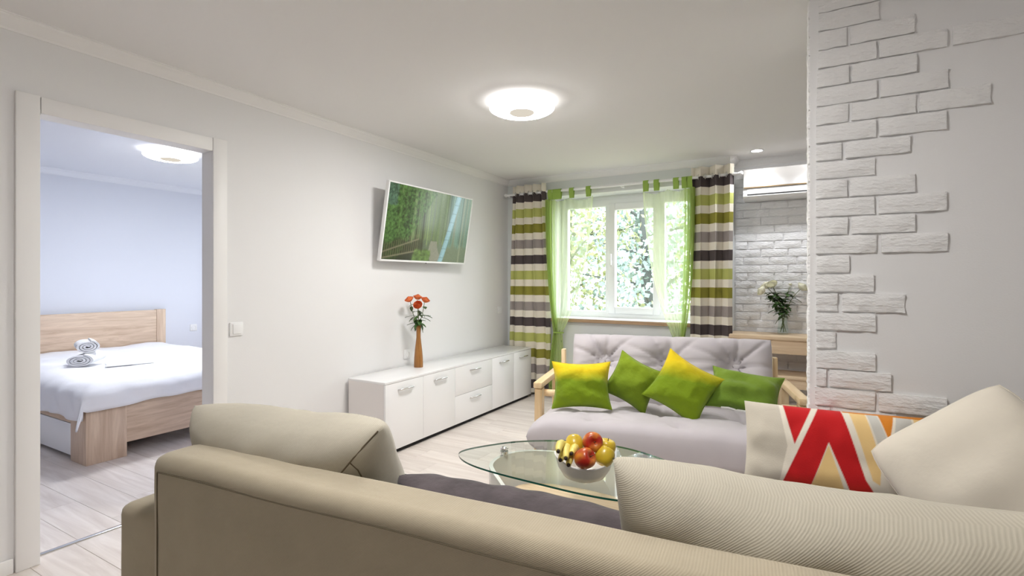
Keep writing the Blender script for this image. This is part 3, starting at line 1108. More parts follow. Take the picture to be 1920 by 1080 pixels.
# air conditioner
ac = thing('air_conditioner', 'white wall-mounted air conditioner above the brick alcove', 'air conditioner', (-0.50, YA - 0.013, 2.02))
bm = bmesh.new()
prof = [(0.0, 0.0), (-0.14, 0.0), (-0.175, 0.010), (-0.187, 0.028), (-0.187, 0.265), (-0.175, 0.275), (0.0, 0.275)]
L_ac = 0.82
va = [bm.verts.new((0, y, z)) for y, z in prof]
vb = [bm.verts.new((L_ac, y, z)) for y, z in prof]
n = len(prof)
for i in range(n):
    j = (i + 1) % n
    bm.faces.new((va[i], va[j], vb[j], vb[i]))
bm.faces.new(va[::-1]); bm.faces.new(vb)
bmesh.ops.recalc_face_normals(bm, faces=bm.faces)
from_bm('body', bm, 'plastic_white', ac)
box('front_panel', (0.004, L_ac - 0.004), (-0.198, -0.186), (0.110, 0.272), 'lacquer_white', ac, 0.005)
box('trim_strip', (0.006, L_ac - 0.006), (-0.2005, -0.186), (0.102, 0.1095), 'gold_strip', ac, 0.001)
box('air_flap', (0.035, L_ac - 0.035), (-0.191, -0.1865), (0.046, 0.098), 'lacquer_white', ac, 0.002)
box('air_slot', (0.035, L_ac - 0.035), (-0.1885, -0.1865), (0.036, 0.0445), 'dark_plastic', ac)

# radiator
rad = thing('radiator', 'white sectional radiator under the window sill', 'radiator', (-2.05, YB, 0))
box('wall_hanger', (0.2, 0.24), (-0.03, -0.001), (0.2, 0.6), 'radiator_white', rad)
tube('header_pipe', [(0.0, -0.075, 0.15), (0.88, -0.075, 0.15)], 0.016, 'radiator_white', rad, 10)
tube('header_pipe', [(0.0, -0.075, 0.63), (0.88, -0.075, 0.63)], 0.016, 'radiator_white', rad, 10)
sec_me = None
for i in range(11):
    if sec_me is None:
        bm = bmesh.new()
        bx(bm, 0.004, 0.074, -0.115, -0.108, 0.11, 0.672, 0.003)
        bx(bm, 0.004, 0.074, -0.045, -0.038, 0.11, 0.672, 0.003)
        bx(bm, 0.031, 0.047, -0.112, -0.040, 0.10, 0.682, 0.004)
        bx(bm, 0.010, 0.014, -0.108, -0.045, 0.14, 0.660)
        bx(bm, 0.064, 0.068, -0.108, -0.045, 0.14, 0.660)
        s = from_bm('section', bm, 'radiator_white', rad, True, 40)
        sec_me = s.data
    else:
        s = link(bpy.data.objects.new('section', sec_me), rad)
    s.location = (0.08 * i, 0, 0)

# ================================================================== CURTAINS
RODY, RODZ = 5.04, 2.24
rod = thing('curtain_rod', 'white curtain rod across the top of the window', 'curtain rod', (0, RODY, RODZ))
tube('rod', [(-2.94, 0, 0), (-0.53, 0, 0)], 0.013, 'plastic_white', rod, 14)
for x, s in ((-2.94, -1), (-0.53, 1)):
    f = lathe('finial', [(0, 0), (0.015, 0), (0.017, 0.006), (0.012, 0.010), (0.020, 0.020), (0.022, 0.030), (0.014, 0.042), (0, 0.046)], 'plastic_white', rod, 20)
    f.rotation_euler = (0, s * PI / 2, 0)
    f.location = (x, 0, 0)
for x in (-2.93, -1.62, -0.60):
    box('bracket', (x - 0.010, x + 0.010), (0.010, YB - RODY - 0.0005), (-0.02, 0.012), 'plastic_white', rod, 0.002)

STR = ['stripe_cream', 'stripe_dark', 'stripe_cream', 'stripe_lime', 'stripe_cream', 'stripe_olive', 'stripe_cream', 'stripe_taupe']


def striped_curtain(label, xt0, xt1, xb0, xb1, folds, seed):
    t = thing('striped_curtain', label, 'curtain', ((xt0 + xt1) / 2, RODY, 0), 0, 'striped curtains at the window')
    x_mid = (xt0 + xt1) / 2
    zs, ms = [2.335], []
    z, k = 2.335, 0
    hts = {0: 0.092}
    while z > 0.03:
        hgt = 0.092 if k == 0 else (0.0975 if k % 2 else 0.075)
        nseg = 2
        for q in range(nseg):
            z2 = max(z - hgt / nseg * (q + 1), 0.025)
            zs.append(z2)
            idx = 0 if k % 2 == 0 else 1 + ((k // 2) % 4)
            ms.append(idx)
        z -= hgt
        k += 1
    nu = folds * 16
    v, f, mi = [], [], []
    for j, z in enumerate(zs):
        tt = (2.335 - z) / 2.31
        a = xt0 + (xb0 - xt0) * tt
        b = xt1 + (xb1 - xt1) * tt
        for i in range(nu + 1):
            u = i / nu
            ph = 2 * PI * folds * u
            amp = 0.050 * (1 - 0.15 * tt)
            y = amp * math.sin(ph) * (1 + 0.15 * math.sin(seed + u * 7 + tt * 1.5)) + 0.006 * math.sin(3 * tt * PI + u * 9 + seed)
            x = a + (b - a) * u + 0.016 * math.sin(2 * ph) + 0.006 * math.sin(tt * 4 + seed + 5 * u)
            v.append((x - x_mid, y, z))
    for j in range(len(zs) - 1):
        for i in range(nu):
            f.append((j * (nu + 1) + i, j * (nu + 1) + i + 1, (j + 1) * (nu + 1) + i + 1, (j + 1) * (nu + 1) + i))
            mi.append(ms[j])
    c = from_data('fabric', v, f, ['stripe_cream', 'stripe_dark', 'stripe_lime', 'stripe_olive', 'stripe_taupe'], t, True)
    c.data.polygons.foreach_set('material_index', mi)
    so = c.modifiers.new('thickness', 'SOLIDIFY'); so.thickness = 0.0015
    for k in range(folds * 2):
        u = (k + 0.0) / (folds * 2) + 0.25 / folds * 0
        if k == 0:
            continue
        x = xt0 + (xt1 - xt0) * u - x_mid
        bm = bmesh.new()
        r, rr, nn = 0.024, 0.006, 20
        ring = [(0.0, r * math.cos(2 * PI * q / nn), r * math.sin(2 * PI * q / nn)) for q in range(nn + 1)]
        tube_bm(bm, ring, rr, 6, cap=False)
        e = from_bm('eyelet', bm, 'steel', t, True)
        e.location = (x, 0, RODZ)
    return t


striped_curtain('striped eyelet curtain hanging behind the far end of the sideboard', -2.885, -2.455, -2.93, -2.38, 4, 1.0)
striped_curtain('striped eyelet curtain hanging beside the air conditioner', -0.93, -0.565, -0.955, -0.575, 3, 4.0)

LIME = rgb(200, 218, 138)
PALE = rgb(228, 240, 206)
LEAFP = rgb(84, 120, 40)


def sheer(label, xt0, xt1, tie_x, tie_z, tie_w, low_x0, low_x1, low_z, dense_left, tabs, seed):
    ys = RODY - 0.02
    t = thing('sheer_curtain', label, 'sheer curtain', ((xt0 + xt1) / 2, ys, 0), 0, 'lime sheer curtains at the window')
    xm = (xt0 + xt1) / 2
    ztop = 2.15
    nu, nv = 150, 110
    rs = random.Random(seed)
    motifs = [(rs.random(), rs.uniform(0.45, 1.0) ** 0.6, rs.uniform(0.008, 0.018), rs.uniform(0, PI)) for _ in range(46)]
    v, cols = [], []
    for j in range(nv + 1):
        tt = j / nv
        z = ztop - (ztop - low_z) * tt
        if z >= tie_z:
            s = (ztop - z) / (ztop - tie_z)
            e_out = s ** 2.2
            e_in = 0.28 * s + 0.72 * s ** 2.6
            if dense_left:
                a = xt0 + (tie_x - tie_w - xt0) * e_out
                b = xt1 + (tie_x + tie_w - xt1) * e_in
            else:
                a = xt0 + (tie_x - tie_w - xt0) * e_in
                b = xt1 + (tie_x + tie_w - xt1) * e_out
        else:
            s = (tie_z - z) / (tie_z - low_z)
            s2 = min(1, s * 1.2) ** 0.7
            a = tie_x - tie_w + (low_x0 - tie_x + tie_w) * s2
            b = tie_x + tie_w + (low_x1 - tie_x - tie_w) * s2
        for i in range(nu + 1):
            u = i / nu
            ud = u if dense_left else 1 - u
            g = 0.24 * (ud / 0.5) if ud < 0.5 else 0.24 + 0.76 * (ud - 0.5) / 0.5
            g = g if dense_left else 1 - g
            ph = 2 * PI * (7 * (g if dense_left else 1 - g) ** 0.5)
            dens = max(0, 1 - ud * 1.6)
            wd = b - a
            amp = (0.010 + 0.022 * dens) * (0.4 + 0.6 * min(1, (1 - tt) * 3))
            edge = 0.035 * math.sin(PI * min(1, max(0, (u * tabs) % 1))) * max(0, 1 - tt * 14) * (1 - dens)
            x = a + wd * g + 0.020 * dens * math.sin(2 * PI * 5 * ud * 2) * min(1, wd * 3)
            y = amp * math.sin(ph * 1.3 + seed)
            # bunch up round at the tie
            nr = math.exp(-((z - tie_z) / 0.16) ** 2)
            y += 0.020 * nr * math.sin(u * 2 * PI)
            v.append((x - xm, y, z - edge))
            al = 0.34 + 0.42 * dens ** 0.7 + 0.22 * nr
            if z < tie_z:
                al = max(al, 0.66)
            if ud > 0.975:
                al = max(al, 0.62)
            c = [PALE[k] + (LIME[k] - PALE[k]) * min(1, 0.12 + 1.1 * dens + 0.8 * nr + (0.8 if z < tie_z else 0)) for k in range(3)]
            for (mu, mv, mr, ma) in motifs:
                du, dv = (u - mu) * 0.75, (tt - mv) * (ztop - low_z)
                if abs(du) < 0.03 and abs(dv) < 0.03:
                    p = du * math.cos(ma) + dv * math.sin(ma)
                    q = -du * math.sin(ma) + dv * math.cos(ma)
                    if (p / mr) ** 2 + (q / (mr * 0.42)) ** 2 < 1:
                        c, al = LEAFP, 0.85
            cols.append((*c, min(al, 0.95)))
    f = [(j * (nu + 1) + i, j * (nu + 1) + i + 1, (j + 1) * (nu + 1) + i + 1, (j + 1) * (nu + 1) + i) for j in range(nv) for i in range(nu)]
    c = from_data('fabric', v, f, 'organza', t, True)
    paint(c, lambda i, co: cols[i])
    tw = 0.052
    xs = tabs_x[label]
    for x in xs:
        bm = bmesh.new()
        pts = [(-0.004, -0.09), (-0.019, -0.03), (-0.019, 0.004), (-0.010, 0.018), (0.004, 0.020), (0.016, 0.010), (0.018, -0.004), (0.012, -0.04), (0.002, -0.09)]
        va = [bm.verts.new((x - xm - tw / 2, y + 0.02, RODZ + zz)) for y, zz in pts]
        vb = [bm.verts.new((x - xm + tw / 2, y + 0.02, RODZ + zz)) for y, zz in pts]
        for i in range(len(pts) - 1):
            bm.faces.new((va[i], vb[i], vb[i + 1], va[i + 1]))
        from_bm('tab', bm, 'tab_lime', t, True)
    bm = bmesh.new()
    ring = [(tie_x - xm + (tie_w + 0.008) * math.cos(2 * PI * q / 24), 0.026 * math.sin(2 * PI * q / 24), tie_z) for q in range(25)]
    tube_bm(bm, ring, 0.007, 6, cap=False)
    from_bm('tie_band', bm, 'tab_lime', t, True)
    return t


LS = 'lime sheer tab curtain tied beside the striped curtain at the sideboard'
RS = 'lime sheer tab curtain tied beside the striped curtain at the air conditioner'
tabs_x = {LS: [-2.405, -2.35, -2.30, -2.155, -1.965], RS: [-1.365, -1.26, -1.075, -0.995, -0.95]}
sheer(LS, -2.445, -1.905, -2.30, 0.713, 0.048, -2.41, -2.235, 0.10, True, 3, 5)
sheer(RS, -1.39, -0.915, -1.047, 0.70, 0.045, -1.13, -0.96, 0.10, False, 3, 9)

# ================================================================== SIDEBOARD
sb = thing('sideboard', 'long low white glossy sideboard along the left wall', 'sideboard', (XL + 0.03, 2.72, 0))
SD, SL, ST = 0.37, 2.24, 0.542
box('top', (-0.002, SD + 0.002), (-0.002, SL + 0.002), (ST - 0.016, ST), 'lacquer_white', sb, 0.0015)
box('carcass', (0, SD - 0.019), (0, SL), (0.032, ST - 0.0165), 'lacquer_side', sb)
box('shadow_gap', (0.02, SD - 0.03), (0.02, SL - 0.02), (0, 0.0315), 'black_gap', sb)  # black block standing in for the shadow under the raised cabinet
ys = [0, 0.42, 0.84, 1.44, 1.86, SL]


def handle(parent, yc, z):
    bm = bmesh.new()
    pts = [(SD + 0.001, yc - 0.075, z - 0.004), (SD + 0.020, yc - 0.070, z), (SD + 0.022, yc, z + 0.001), (SD + 0.020, yc + 0.070, z), (SD + 0.001, yc + 0.075, z - 0.004)]
    tube_bm(bm, pts, 0.0065, 8)
    from_bm('handle', bm, 'steel', parent, True, 50)


for i in range(5):
    y0, y1 = ys[i] + 0.0015, ys[i + 1] - 0.0015
    if i == 2:
        for z0, z1 in ((0.036, 0.276), (0.279, ST - 0.018)):
            d = box('drawer_front', (SD - 0.0185, SD), (y0, y1), (z0, z1), 'lacquer_white', sb, 0.0015)
            handle(d, (y0 + y1) / 2, z1 - 0.05)
    else:
        d = box('cabinet_door', (SD - 0.0185, SD), (y0, y1), (0.036, ST - 0.018), 'lacquer_white', sb, 0.0015)
        handle(d, (y0 + y1) / 2, ST - 0.072)


# ================================================================== FLOWERS
def leaf_verts(length, width, bend=0.25, nl=5):
    v, f = [], []
    for i in range(nl + 1):
        s = i / nl
        w = width * math.sin(PI * min(1, s * 0.93 + 0.05)) ** 0.8
        z = -bend * length * s * s
        for j, c in enumerate((-1, 0, 1)):
            v.append((length * s, c * w / 2, z + 0.12 * width * abs(c)))
    for i in range(nl):
        for j in range(2):
            f.append((i * 3 + j, (i + 1) * 3 + j, (i + 1) * 3 + j + 1, i * 3 + j + 1))
    return v, f


def leaf(parent, base, direction, length, width, bend=0.3, roll=0.0):
    v, f = leaf_verts(length, width, bend)
    o = from_data('leaf', v, f, 'leaf_green', parent, True)
    d = Vector(direction).normalized()
    q = d.to_track_quat('X', 'Z')
    o.rotation_mode = 'QUATERNION'
    o.rotation_quaternion = q @ Matrix.Rotation(roll, 3, 'X').to_quaternion()
    o.location = base
    return o


def bloom(parent, loc, tilt, r, material, layers=5, seed=0):
    rs = random.Random(seed)
    bm = bmesh.new()
    for L_ in range(layers):
        k = L_ / (layers - 1)
        npet = 3 + L_
        rad = r * (0.18 + 0.62 * k)
        open_ = 0.15 + 0.95 * k
        hgt = r * (1.35 - 0.25 * k)
        for p in range(npet):
            th = 2 * PI * (p / npet) + L_ * 0.9 + rs.uniform(-.2, .2)
            wid = 2 * PI / npet * 0.72
            gr = {}
            for a in range(5):
                for b in range(5):
                    s = a / 4
                    u = (b / 4 - 0.5) * 2
                    ang = th + wid * u * math.sin(PI * (0.22 + 0.48 * s))
                    rr = rad * (0.30 + 0.95 * math.sin(PI * (0.05 + 0.62 * s))) * (1 + 0.18 * open_ * s ** 3)
                    z = hgt * s - 0.22 * r * open_ * s ** 4 - 0.12 * r * u * u * s
                    gr[a, b] = bm.verts.new((rr * math.cos(ang), rr * math.sin(ang), z - 0.35 * r))
            for a in range(4):
                for b in range(4):
                    bm.faces.new((gr[a, b], gr[a, b + 1], gr[a + 1, b + 1], gr[a + 1, b]))
    o = from_bm('bloom', bm, material, parent, True)
    o.location = loc
    o.rotation_mode = 'QUATERNION'
    o.rotation_quaternion = Vector(tilt).normalized().to_track_quat('Z', 'Y')
    return o


VL = Vector((-2.835, 3.36, ST))
vase = thing('wooden_vase', 'tall slim wooden vase on the white sideboard', 'vase', VL)
lathe('body', [(0, 0.0), (0.036, 0.0), (0.038, 0.004), (0.038, 0.03), (0.036, 0.08), (0.031, 0.14), (0.024, 0.20), (0.0185, 0.25), (0.018, 0.29), (0.021, 0.33),
               (0.0225, 0.352), (0.020, 0.354), (0.0175, 0.346), (0.014, 0.30), (0.012, 0.22), (0, 0.20)], 'vase_wood', vase, 32, autos=60)


def fl_at(px, py, d):
    return at(px, py, d)


ROSES = [  # bloom survey, depth, facing, label
    (768, 563, 4.30, (-0.2, -0.35, 0.9), 'orange rose leaning out furthest from the television side'),
    (783, 559, 4.37, (0.1, 0.1, 1.0), 'orange rose rising highest at the back of the wooden vase'),
    (797, 564, 4.34, (0.4, 0.1, 0.9), 'orange rose leaning toward the window in the wooden vase'),
    (784, 573, 4.25, (0.35, -0.75, 0.55), 'open orange rose facing forward, lowest in the wooden vase')]
rs = random.Random(11)
for k, (px, py, d, tl, lab) in enumerate(ROSES):
    t = thing('orange_rose', lab, 'rose', VL + Vector((0, 0, 0.22)), 0, 'orange roses in the wooden vase')
    org = VL + Vector((0, 0, 0.22))
    p = fl_at(px, py, d) - org
    tl = Vector(tl).normalized()
    neck = p - tl * 0.016
    a0 = Vector((0.004 * math.cos(k * 1.6), 0.004 * math.sin(k * 1.6), 0))
    stem = spline([a0, Vector((a0.x * 1.5, a0.y * 1.5, 0.13)), neck * 0.6 + Vector((0, 0, neck.z * 0.06)), neck], 5)
    tube('stem', stem, 0.0026, 'stem_green', t, 6)
    bloom(t, p, tl, 0.036, 'rose_orange', 5, k)
    for q in range(5):
        s = stem[int(len(stem) * (0.42 + 0.10 * q)) % len(stem)]
        an = k * 1.57 + q * 2.2 + rs.uniform(-.4, .4)
        dr = Vector((math.cos(an), math.sin(an), rs.uniform(-0.5, 0.5)))
        leaf(t, s, dr, rs.uniform(0.05, 0.085), rs.uniform(0.028, 0.042), rs.uniform(0.2, 0.7))
    if k == 0:
        b0 = Vector((0, 0, 0.15))
        leaf(t, b0, (RT * -1 + UP * 0.15), 0.095, 0.04, 0.35)
        leaf(t, b0, (RT * -0.8 + UP * -0.35), 0.085, 0.035, 0.4)
        leaf(t, b0 + Vector((0, 0, 0.05)), (RT * -1 + UP * 0.55), 0.10, 0.028, 0.6)
    if k == 2:
        b0 = Vector((0, 0, 0.15))
        leaf(t, b0, (RT * 0.6 + UP * -0.7), 0.085, 0.035, 0.3)
        leaf(t, b0 + RT * 0.03 + Vector((0, 0, 0.06)), (RT * 1 + UP * 0.25), 0.08, 0.045, 0.5)
        leaf(t, stem[-6], (RT * 1 + UP * 0.05), 0.075, 0.022, 0.1)

# ================================================================== DESK CORNER
DZ = 0.79
desk = thing('console_table', 'pale oak console table against the white brick wall', 'table', (-0.595, 4.955, 0))
box('tabletop', (0, 1.10), (0, 0.38), (DZ - 0.03, DZ), 'pale_oak_x', desk, 0.002)
box('apron', (0.03, 1.07), (0.02, 0.04), (DZ - 0.15, DZ - 0.0305), 'pale_oak_x', desk)
box('apron', (0.03, 0.05), (0.04, 0.36), (DZ - 0.15, DZ - 0.0305), 'pale_oak_z', desk)
box('leg', (0.0, 0.028), (0.02, 0.36), (0, DZ - 0.0305), 'pale_oak_z', desk, 0.001)
box('leg', (1.072, 1.10), (0.02, 0.36), (0, DZ - 0.0305), 'pale_oak_z', desk, 0.001)
stool = thing('stool', 'low pale oak stool tucked under the console table', 'stool', (-0.26, 4.93, 0))
box('seat', (-0.01, 0.43), (-0.01, 0.33), (0.435, 0.46), 'pale_oak_x', stool, 0.002)
for (x, y) in ((0, 0), (0.36, 0), (0, 0.26), (0.36, 0.26)):
    box('leg', (x, x + 0.06), (y, y + 0.06), (0, 0.4345), 'pale_oak_z', stool, 0.002)
box('rail', (0.0605, 0.3595), (0.005, 0.025), (0.355, 0.4345), 'pale_oak_x', stool)
box('rail', (0.0605, 0.3595), (0.295, 0.315), (0.355, 0.4345), 'pale_oak_x', stool)

GV = Vector((-0.175, 5.20, DZ))
gv = thing('glass_vase', 'clear glass vase of white flowers on the console table', 'vase', GV)
lathe('glass', [(0, 0.002), (0.040, 0.002), (0.046, 0.010), (0.044, 0.05), (0.036, 0.11), (0.034, 0.15), (0.042, 0.195), (0.050, 0.215), (0.048, 0.216),
                (0.040, 0.195), (0.032, 0.15), (0.034, 0.11), (0.041, 0.05), (0.042, 0.012), (0, 0.010)], 'vase_glass', gv, 32)
WF = [(1430, 546, 4.58, (-0.9, -0.3, 0.5)), (1448, 535, 4.64, (-0.3, -0.5, 0.8)), (1438, 537, 4.72, (-0.5, 0.3, 0.9)), (1503, 540, 4.62, (0.7, -0.2, 0.8)),
      (1482, 534, 4.70, (0.1, 0.2, 1.0))]
WL = ['white flower drooping toward the striped curtain from the glass vase', 'white flower standing up in front in the glass vase',
      'white flower at the back of the glass vase', 'white flower on a long stem leaning toward the brick pier',
      'small white bud rising from the middle of the glass vase']
rs = random.Random(23)
for k, (px, py, d, tl) in enumerate(WF):
    org = GV + Vector((0, 0, 0.02))
    t = thing('white_flower', WL[k], 'flower', org, 0, 'white flowers in the glass vase')
    p = at(px, py, d) - org
    tl = Vector(tl).normalized()
    an = k * 2 * PI / 5
    a0 = Vector((0.024 * math.cos(an), 0.024 * math.sin(an), 0))
    neck = p - tl * 0.02
    mid = Vector((-a0.x * 0.5, -a0.y * 0.5, 0.14))
    m2 = mid.lerp(neck, 0.5) + Vector((0, 0, 0.04))
    stem = spline([a0, mid, m2, neck], 6)
    tube('stem', stem, 0.0028, 'stem_green', t, 6)
    bloom(t, p, tl, 0.046 if k < 4 else 0.016, 'rose_white', 6, 40 + k)
    nl = 20 if k != 3 else 6
    for q in range(nl):
        s = stem[min(len(stem) - 2, int(len(stem) * (0.36 + 0.44 * q / nl)))]
        an2 = q * 2.4 + k + rs.uniform(-.3, .3)
        dr = Vector((math.cos(an2), math.sin(an2), rs.uniform(-0.2, 0.8)))
        leaf(t, s, dr, rs.uniform(0.05, 0.09), rs.uniform(0.032, 0.048), rs.uniform(0.2, 0.8))

# ================================================================== FUTON
fut = thing('futon_sofa', 'grey tufted futon sofa with pale pine frame in front of the window', 'sofa', (-0.775, 3.22, 0), math.radians(12.5))
tf = []
for x in (-0.38, 0.11, 0.58):
    tf.append((x - 0.08, 0.06, 0.075, 0.075, 7))
    tf.append((x, -0.29, 0.040, 0.035, 6))
seat = Soft(1.53, 0.84, 0.25, p=8, q=0.34, pinch=0.015, wr=0.006, wscale=3, seed=2, tufts=[(x, y, d, s, r) for x, y, d, s, r in tf])
so = seat.build('seat_mattress', 'futon_grey', fut, 90, 60)
so.location = (0, 0.03, 0.325); so.rotation_euler = (math.radians(-3), 0, 0)
tb = [(x, 0.085, 0.115, 0.075, 9) for x in (-0.44, 0.0, 0.44)]
back = Soft(1.40, 0.58, 0.25, p=4, q=0.45, pinch=0.03, rc=0.05, wr=0.006, wscale=3, seed=5, tufts=tb)
bo = back.build('back_mattress', 'futon_grey', fut, 90, 44)
bo.location = (0.03, 0.485, 0.60); bo.rotation_euler = (math.radians(68), 0, 0)
for (sf, par, rot) in ((seat, so, None), (back, bo, None)):
    for (x, y, d, s, r) in sf.tufts:
        a, b = x / (sf.w / 2), y / (sf.h / 2)
        p = sf.pos(a, b, 1)
        o = lathe('button', [(0, 0.004), (0.006, 0.0035), (0.009, 0.0), (0.008, -0.003)], 'button_grey', par, 12)
        o.location = p
for s in (-1, 1):
    x0, x1 = (0.755, 0.815)
    xs = (x0, x1) if s > 0 else (-x1, -x0)
    box('armrest', xs, (-0.035, 0.62), (0.560, 0.600), 'pine_y', fut, 0.008)
    bm = bmesh.new()
    pts = [(-0.045, 0.0), (0.045, 0.0), (0.065, 0.559), (-0.020, 0.559)]
    xa, xb = (xs[0] + 0.006, xs[1] - 0.006)
    va = [bm.verts.new((xa, y, z)) for y, z in pts]; vb = [bm.verts.new((xb, y, z)) for y, z in pts]
    for i in range(4):
        j = (i + 1) % 4
        bm.faces.new((va[i], va[j], vb[j], vb[i]))
    bm.faces.new(va[::-1]); bm.faces.new(vb)
    bmesh.ops.recalc_face_normals(bm, faces=bm.faces)
    bmesh.ops.bevel(bm, geom=list(bm.edges), offset=0.006, segments=2, affect='EDGES')
    from_bm('front_leg', bm, 'pine_z', fut, True, 40)
    box('rear_leg', (xa, xb), (0.50, 0.58), (0, 0.559), 'pine_z', fut, 0.006)
    box('side_rail', (xa + (0.0 if s < 0 else -0.03), xb + (0.03 if s < 0 else 0.0)), (0.066, 0.499), (0.14, 0.20), 'pine_y', fut, 0.004)
    xi = (xs[0] - 0.028, xs[0] + 0.004) if s > 0 else (xs[1] - 0.004, xs[1] + 0.028)
    box('back_post', xi, (0.60, 0.65), (0.10, 0.74), 'pine_z', fut, 0.005)
    o = lathe('dowel', [(0, -0.055), (0.024, -0.055), (0.024, 0.030), (0, 0.030)], 'pine_y', fut, 20, autos=40)
    o.rotation_euler = (0, PI / 2 * s, 0); o.location = ((x0 - 0.01) * s, 0.11, 0.505)
box('front_rail', (-0.73, 0.73), (-0.28, -0.25), (0.13, 0.20), 'pine_y', fut, 0.004)
box('rear_rail', (-0.73, 0.73), (0.36, 0.39), (0.13, 0.20), 'pine_y', fut, 0.004)
box('seat_support', (-0.70, 0.70), (-0.30, 0.40), (0.2005, 0.212), 'pine_y', fut, 0.003)
for x in (-0.62, 0.58):
    box('slat', (x, x + 0.05), (-0.25, 0.36), (0.0, 0.13), 'pine_y', fut, 0.003)


def scatter_pillow(label, corners, depth, size, material, thick, seed, folds, lean=0.35, extra=None):
    """corners: left-ish axis pair surveyed as centre + two in-plane directions"""
    (cx, cy), (ax, ay), (bx_, by_) = corners
    c = at(cx, cy, depth)
    nrm = (Vector((0, 0, CAM_H)) - c)
    nrm = Vector((nrm.x, nrm.y, 0)).normalized() + Vector((0, 0, lean))
    nrm.normalize()
    xr = RT - nrm * RT.dot(nrm); xr.normalize()
    yu = nrm.cross(xr)
    xa = (xr * ax - yu * ay).normalized()
    ya = (xr * bx_ - yu * by_).normalized()
    s = Soft(size[0], size[1], thick, p=2.2, q=0.55, pinch=0.13, wr=0.014, wscale=9, seed=seed, folds=folds)
    o = s.build('throw_pillow', material, None, 44, 44)
    axes(o, c, xa, ya)
    tag(o, label, 'pillow', 'green and yellow pillows on the futon')
    if extra:
        extra(s, o)
    s.edge_tube('piping', material, o, 0.0035)
    return o


def lining(s, o):
    pts = [s.pos(-0.55 + 0.2 * i, -1 + 0.01 * (i % 2), 1) + Vector((0, -0.004 - 0.005 * (i % 2), 0.006 * math.sin(i * 2))) for i in range(5)]
    tube('lining_edge', pts, 0.006, 'lining_white', o, 6)


scatter_pillow('square velvet pillow, yellow along the top, beside the pine armrest', ((1090, 722), (1, 0.03), (0.07, -1)), 3.27, (0.375, 0.30), 'velvet_yellow_top', 0.15, 1,
               [(0.13, -0.02, 0.1, 0.010, 55, 0.12)])
scatter_pillow('plain green velvet pillow tipped on a corner against the yellow-topped pillow', ((1187, 716), (1, 0.62), (0.5, -1)), 3.31, (0.31, 0.30), 'velvet_green', 0.15, 2,
               [(-0.05, -0.08, 0.9, 0.008, 45, 0.14)])
scatter_pillow('velvet pillow with a yellow corner pointing up, green below', ((1280, 726), (1, 0.72), (0.62, -1)), 3.13, (0.36, 0.34), 'velvet_yellow_corner', 0.15, 3,
               [(0.02, -0.10, 0.7, 0.009, 42, 0.15)])
scatter_pillow('crumpled leaf-green pillow with white lining showing, at the end by the stool', ((1396, 735), (1, 0.42), (0.42, -0.72)), 3.05, (0.40, 0.27), 'velvet_leaf_green', 0.16, 4,
               [(0.0, -0.03, 0.5, 0.014, 48, 0.17), (0.1, 0.03, 0.1, 0.010, 60, 0.14)], lean=0.75, extra=lining)

# ================================================================== COFFEE TABLE
GZ = 0.452
tab = thing('coffee_table', 'oval glass coffee table with white curved base and oak shelf', 'coffee table', (-0.90, 2.15, 0))
outl = [(-1.43, 1.985), (-1.34, 1.915), (-1.20, 1.878), (-0.97, 1.860), (-0.70, 1.855), (-0.52, 1.90), (-0.40, 2.02), (-0.385, 2.17), (-0.45, 2.30), (-0.58, 2.40),
        (-0.76, 2.465), (-0.96, 2.465), (-1.14, 2.39), (-1.28, 2.29), (-1.375, 2.17), (-1.435, 2.06)]
pts = spline([(x + 0.90, y - 2.15, 0) for x, y in outl], 6, True)
prism('glass_top', pts, GZ - 0.008, GZ, 'table_glass', tab, 'glass_edge')
ub = spline([(-0.05, -0.235, 0), (-0.22, -0.235, 0), (-0.35, -0.16, 0), (-0.385, -0.03, 0), (-0.33, 0.10, 0), (-0.18, 0.175, 0), (0.05, 0.195, 0), (0.26, 0.17, 0), (0.36, 0.08, 0)], 8)
bm = bmesh.new()
ring_o, ring_i = [], []
thk = 0.018
for i, p in enumerate(ub):
    tg = (ub[min(i + 1, len(ub) - 1)] - ub[max(i - 1, 0)]).normalized()
    nn = Vector((-tg.y, tg.x, 0))
    s = i / (len(ub) - 1)
    ztop = GZ - 0.03
    z0 = 0.0
    arch = max(0, math.sin(PI * min(1, max(0, (s - 0.55) / 0.42))))
    z0 = 0.20 * arch
    if s < 0.25:
        ztop = 0.22 + (GZ - 0.03 - 0.22) * math.sin(PI / 2 * s / 0.25)
    ring_o.append((bm.verts.new(p + nn * thk / 2 + Vector((0, 0, z0))), bm.verts.new(p + nn * thk / 2 + Vector((0, 0, ztop)))))
    ring_i.append((bm.verts.new(p - nn * thk / 2 + Vector((0, 0, z0))), bm.verts.new(p - nn * thk / 2 + Vector((0, 0, ztop)))))
for i in range(len(ub) - 1):
    o0, o1, i0, i1 = ring_o[i], ring_o[i + 1], ring_i[i], ring_i[i + 1]
    bm.faces.new((o0[0], o1[0], o1[1], o0[1]))
    bm.faces.new((i0[1], i1[1], i1[0], i0[0]))
    bm.faces.new((o0[1], o1[1], i1[1], i0[1]))
    bm.faces.new((i0[0], i1[0], o1[0], o0[0]))
bm.faces.new((ring_o[0][0], ring_o[0][1], ring_i[0][1], ring_i[0][0]))
bm.faces.new((ring_o[-1][1], ring_o[-1][0], ring_i[-1][0], ring_i[-1][1]))
bmesh.ops.recalc_face_normals(bm, faces=bm.faces)
from_bm('base', bm, 'table_base_white', tab, True, 40)
sh = spline([(-0.30, 0.06, 0), (-0.32, -0.05, 0), (-0.26, -0.16, 0), (-0.12, -0.205, 0), (0.16, -0.20, 0), (0.30, -0.13, 0), (0.33, 0.02, 0), (0.22, 0.12, 0), (0.02, 0.15, 0), (-0.18, 0.13, 0)], 5, True)
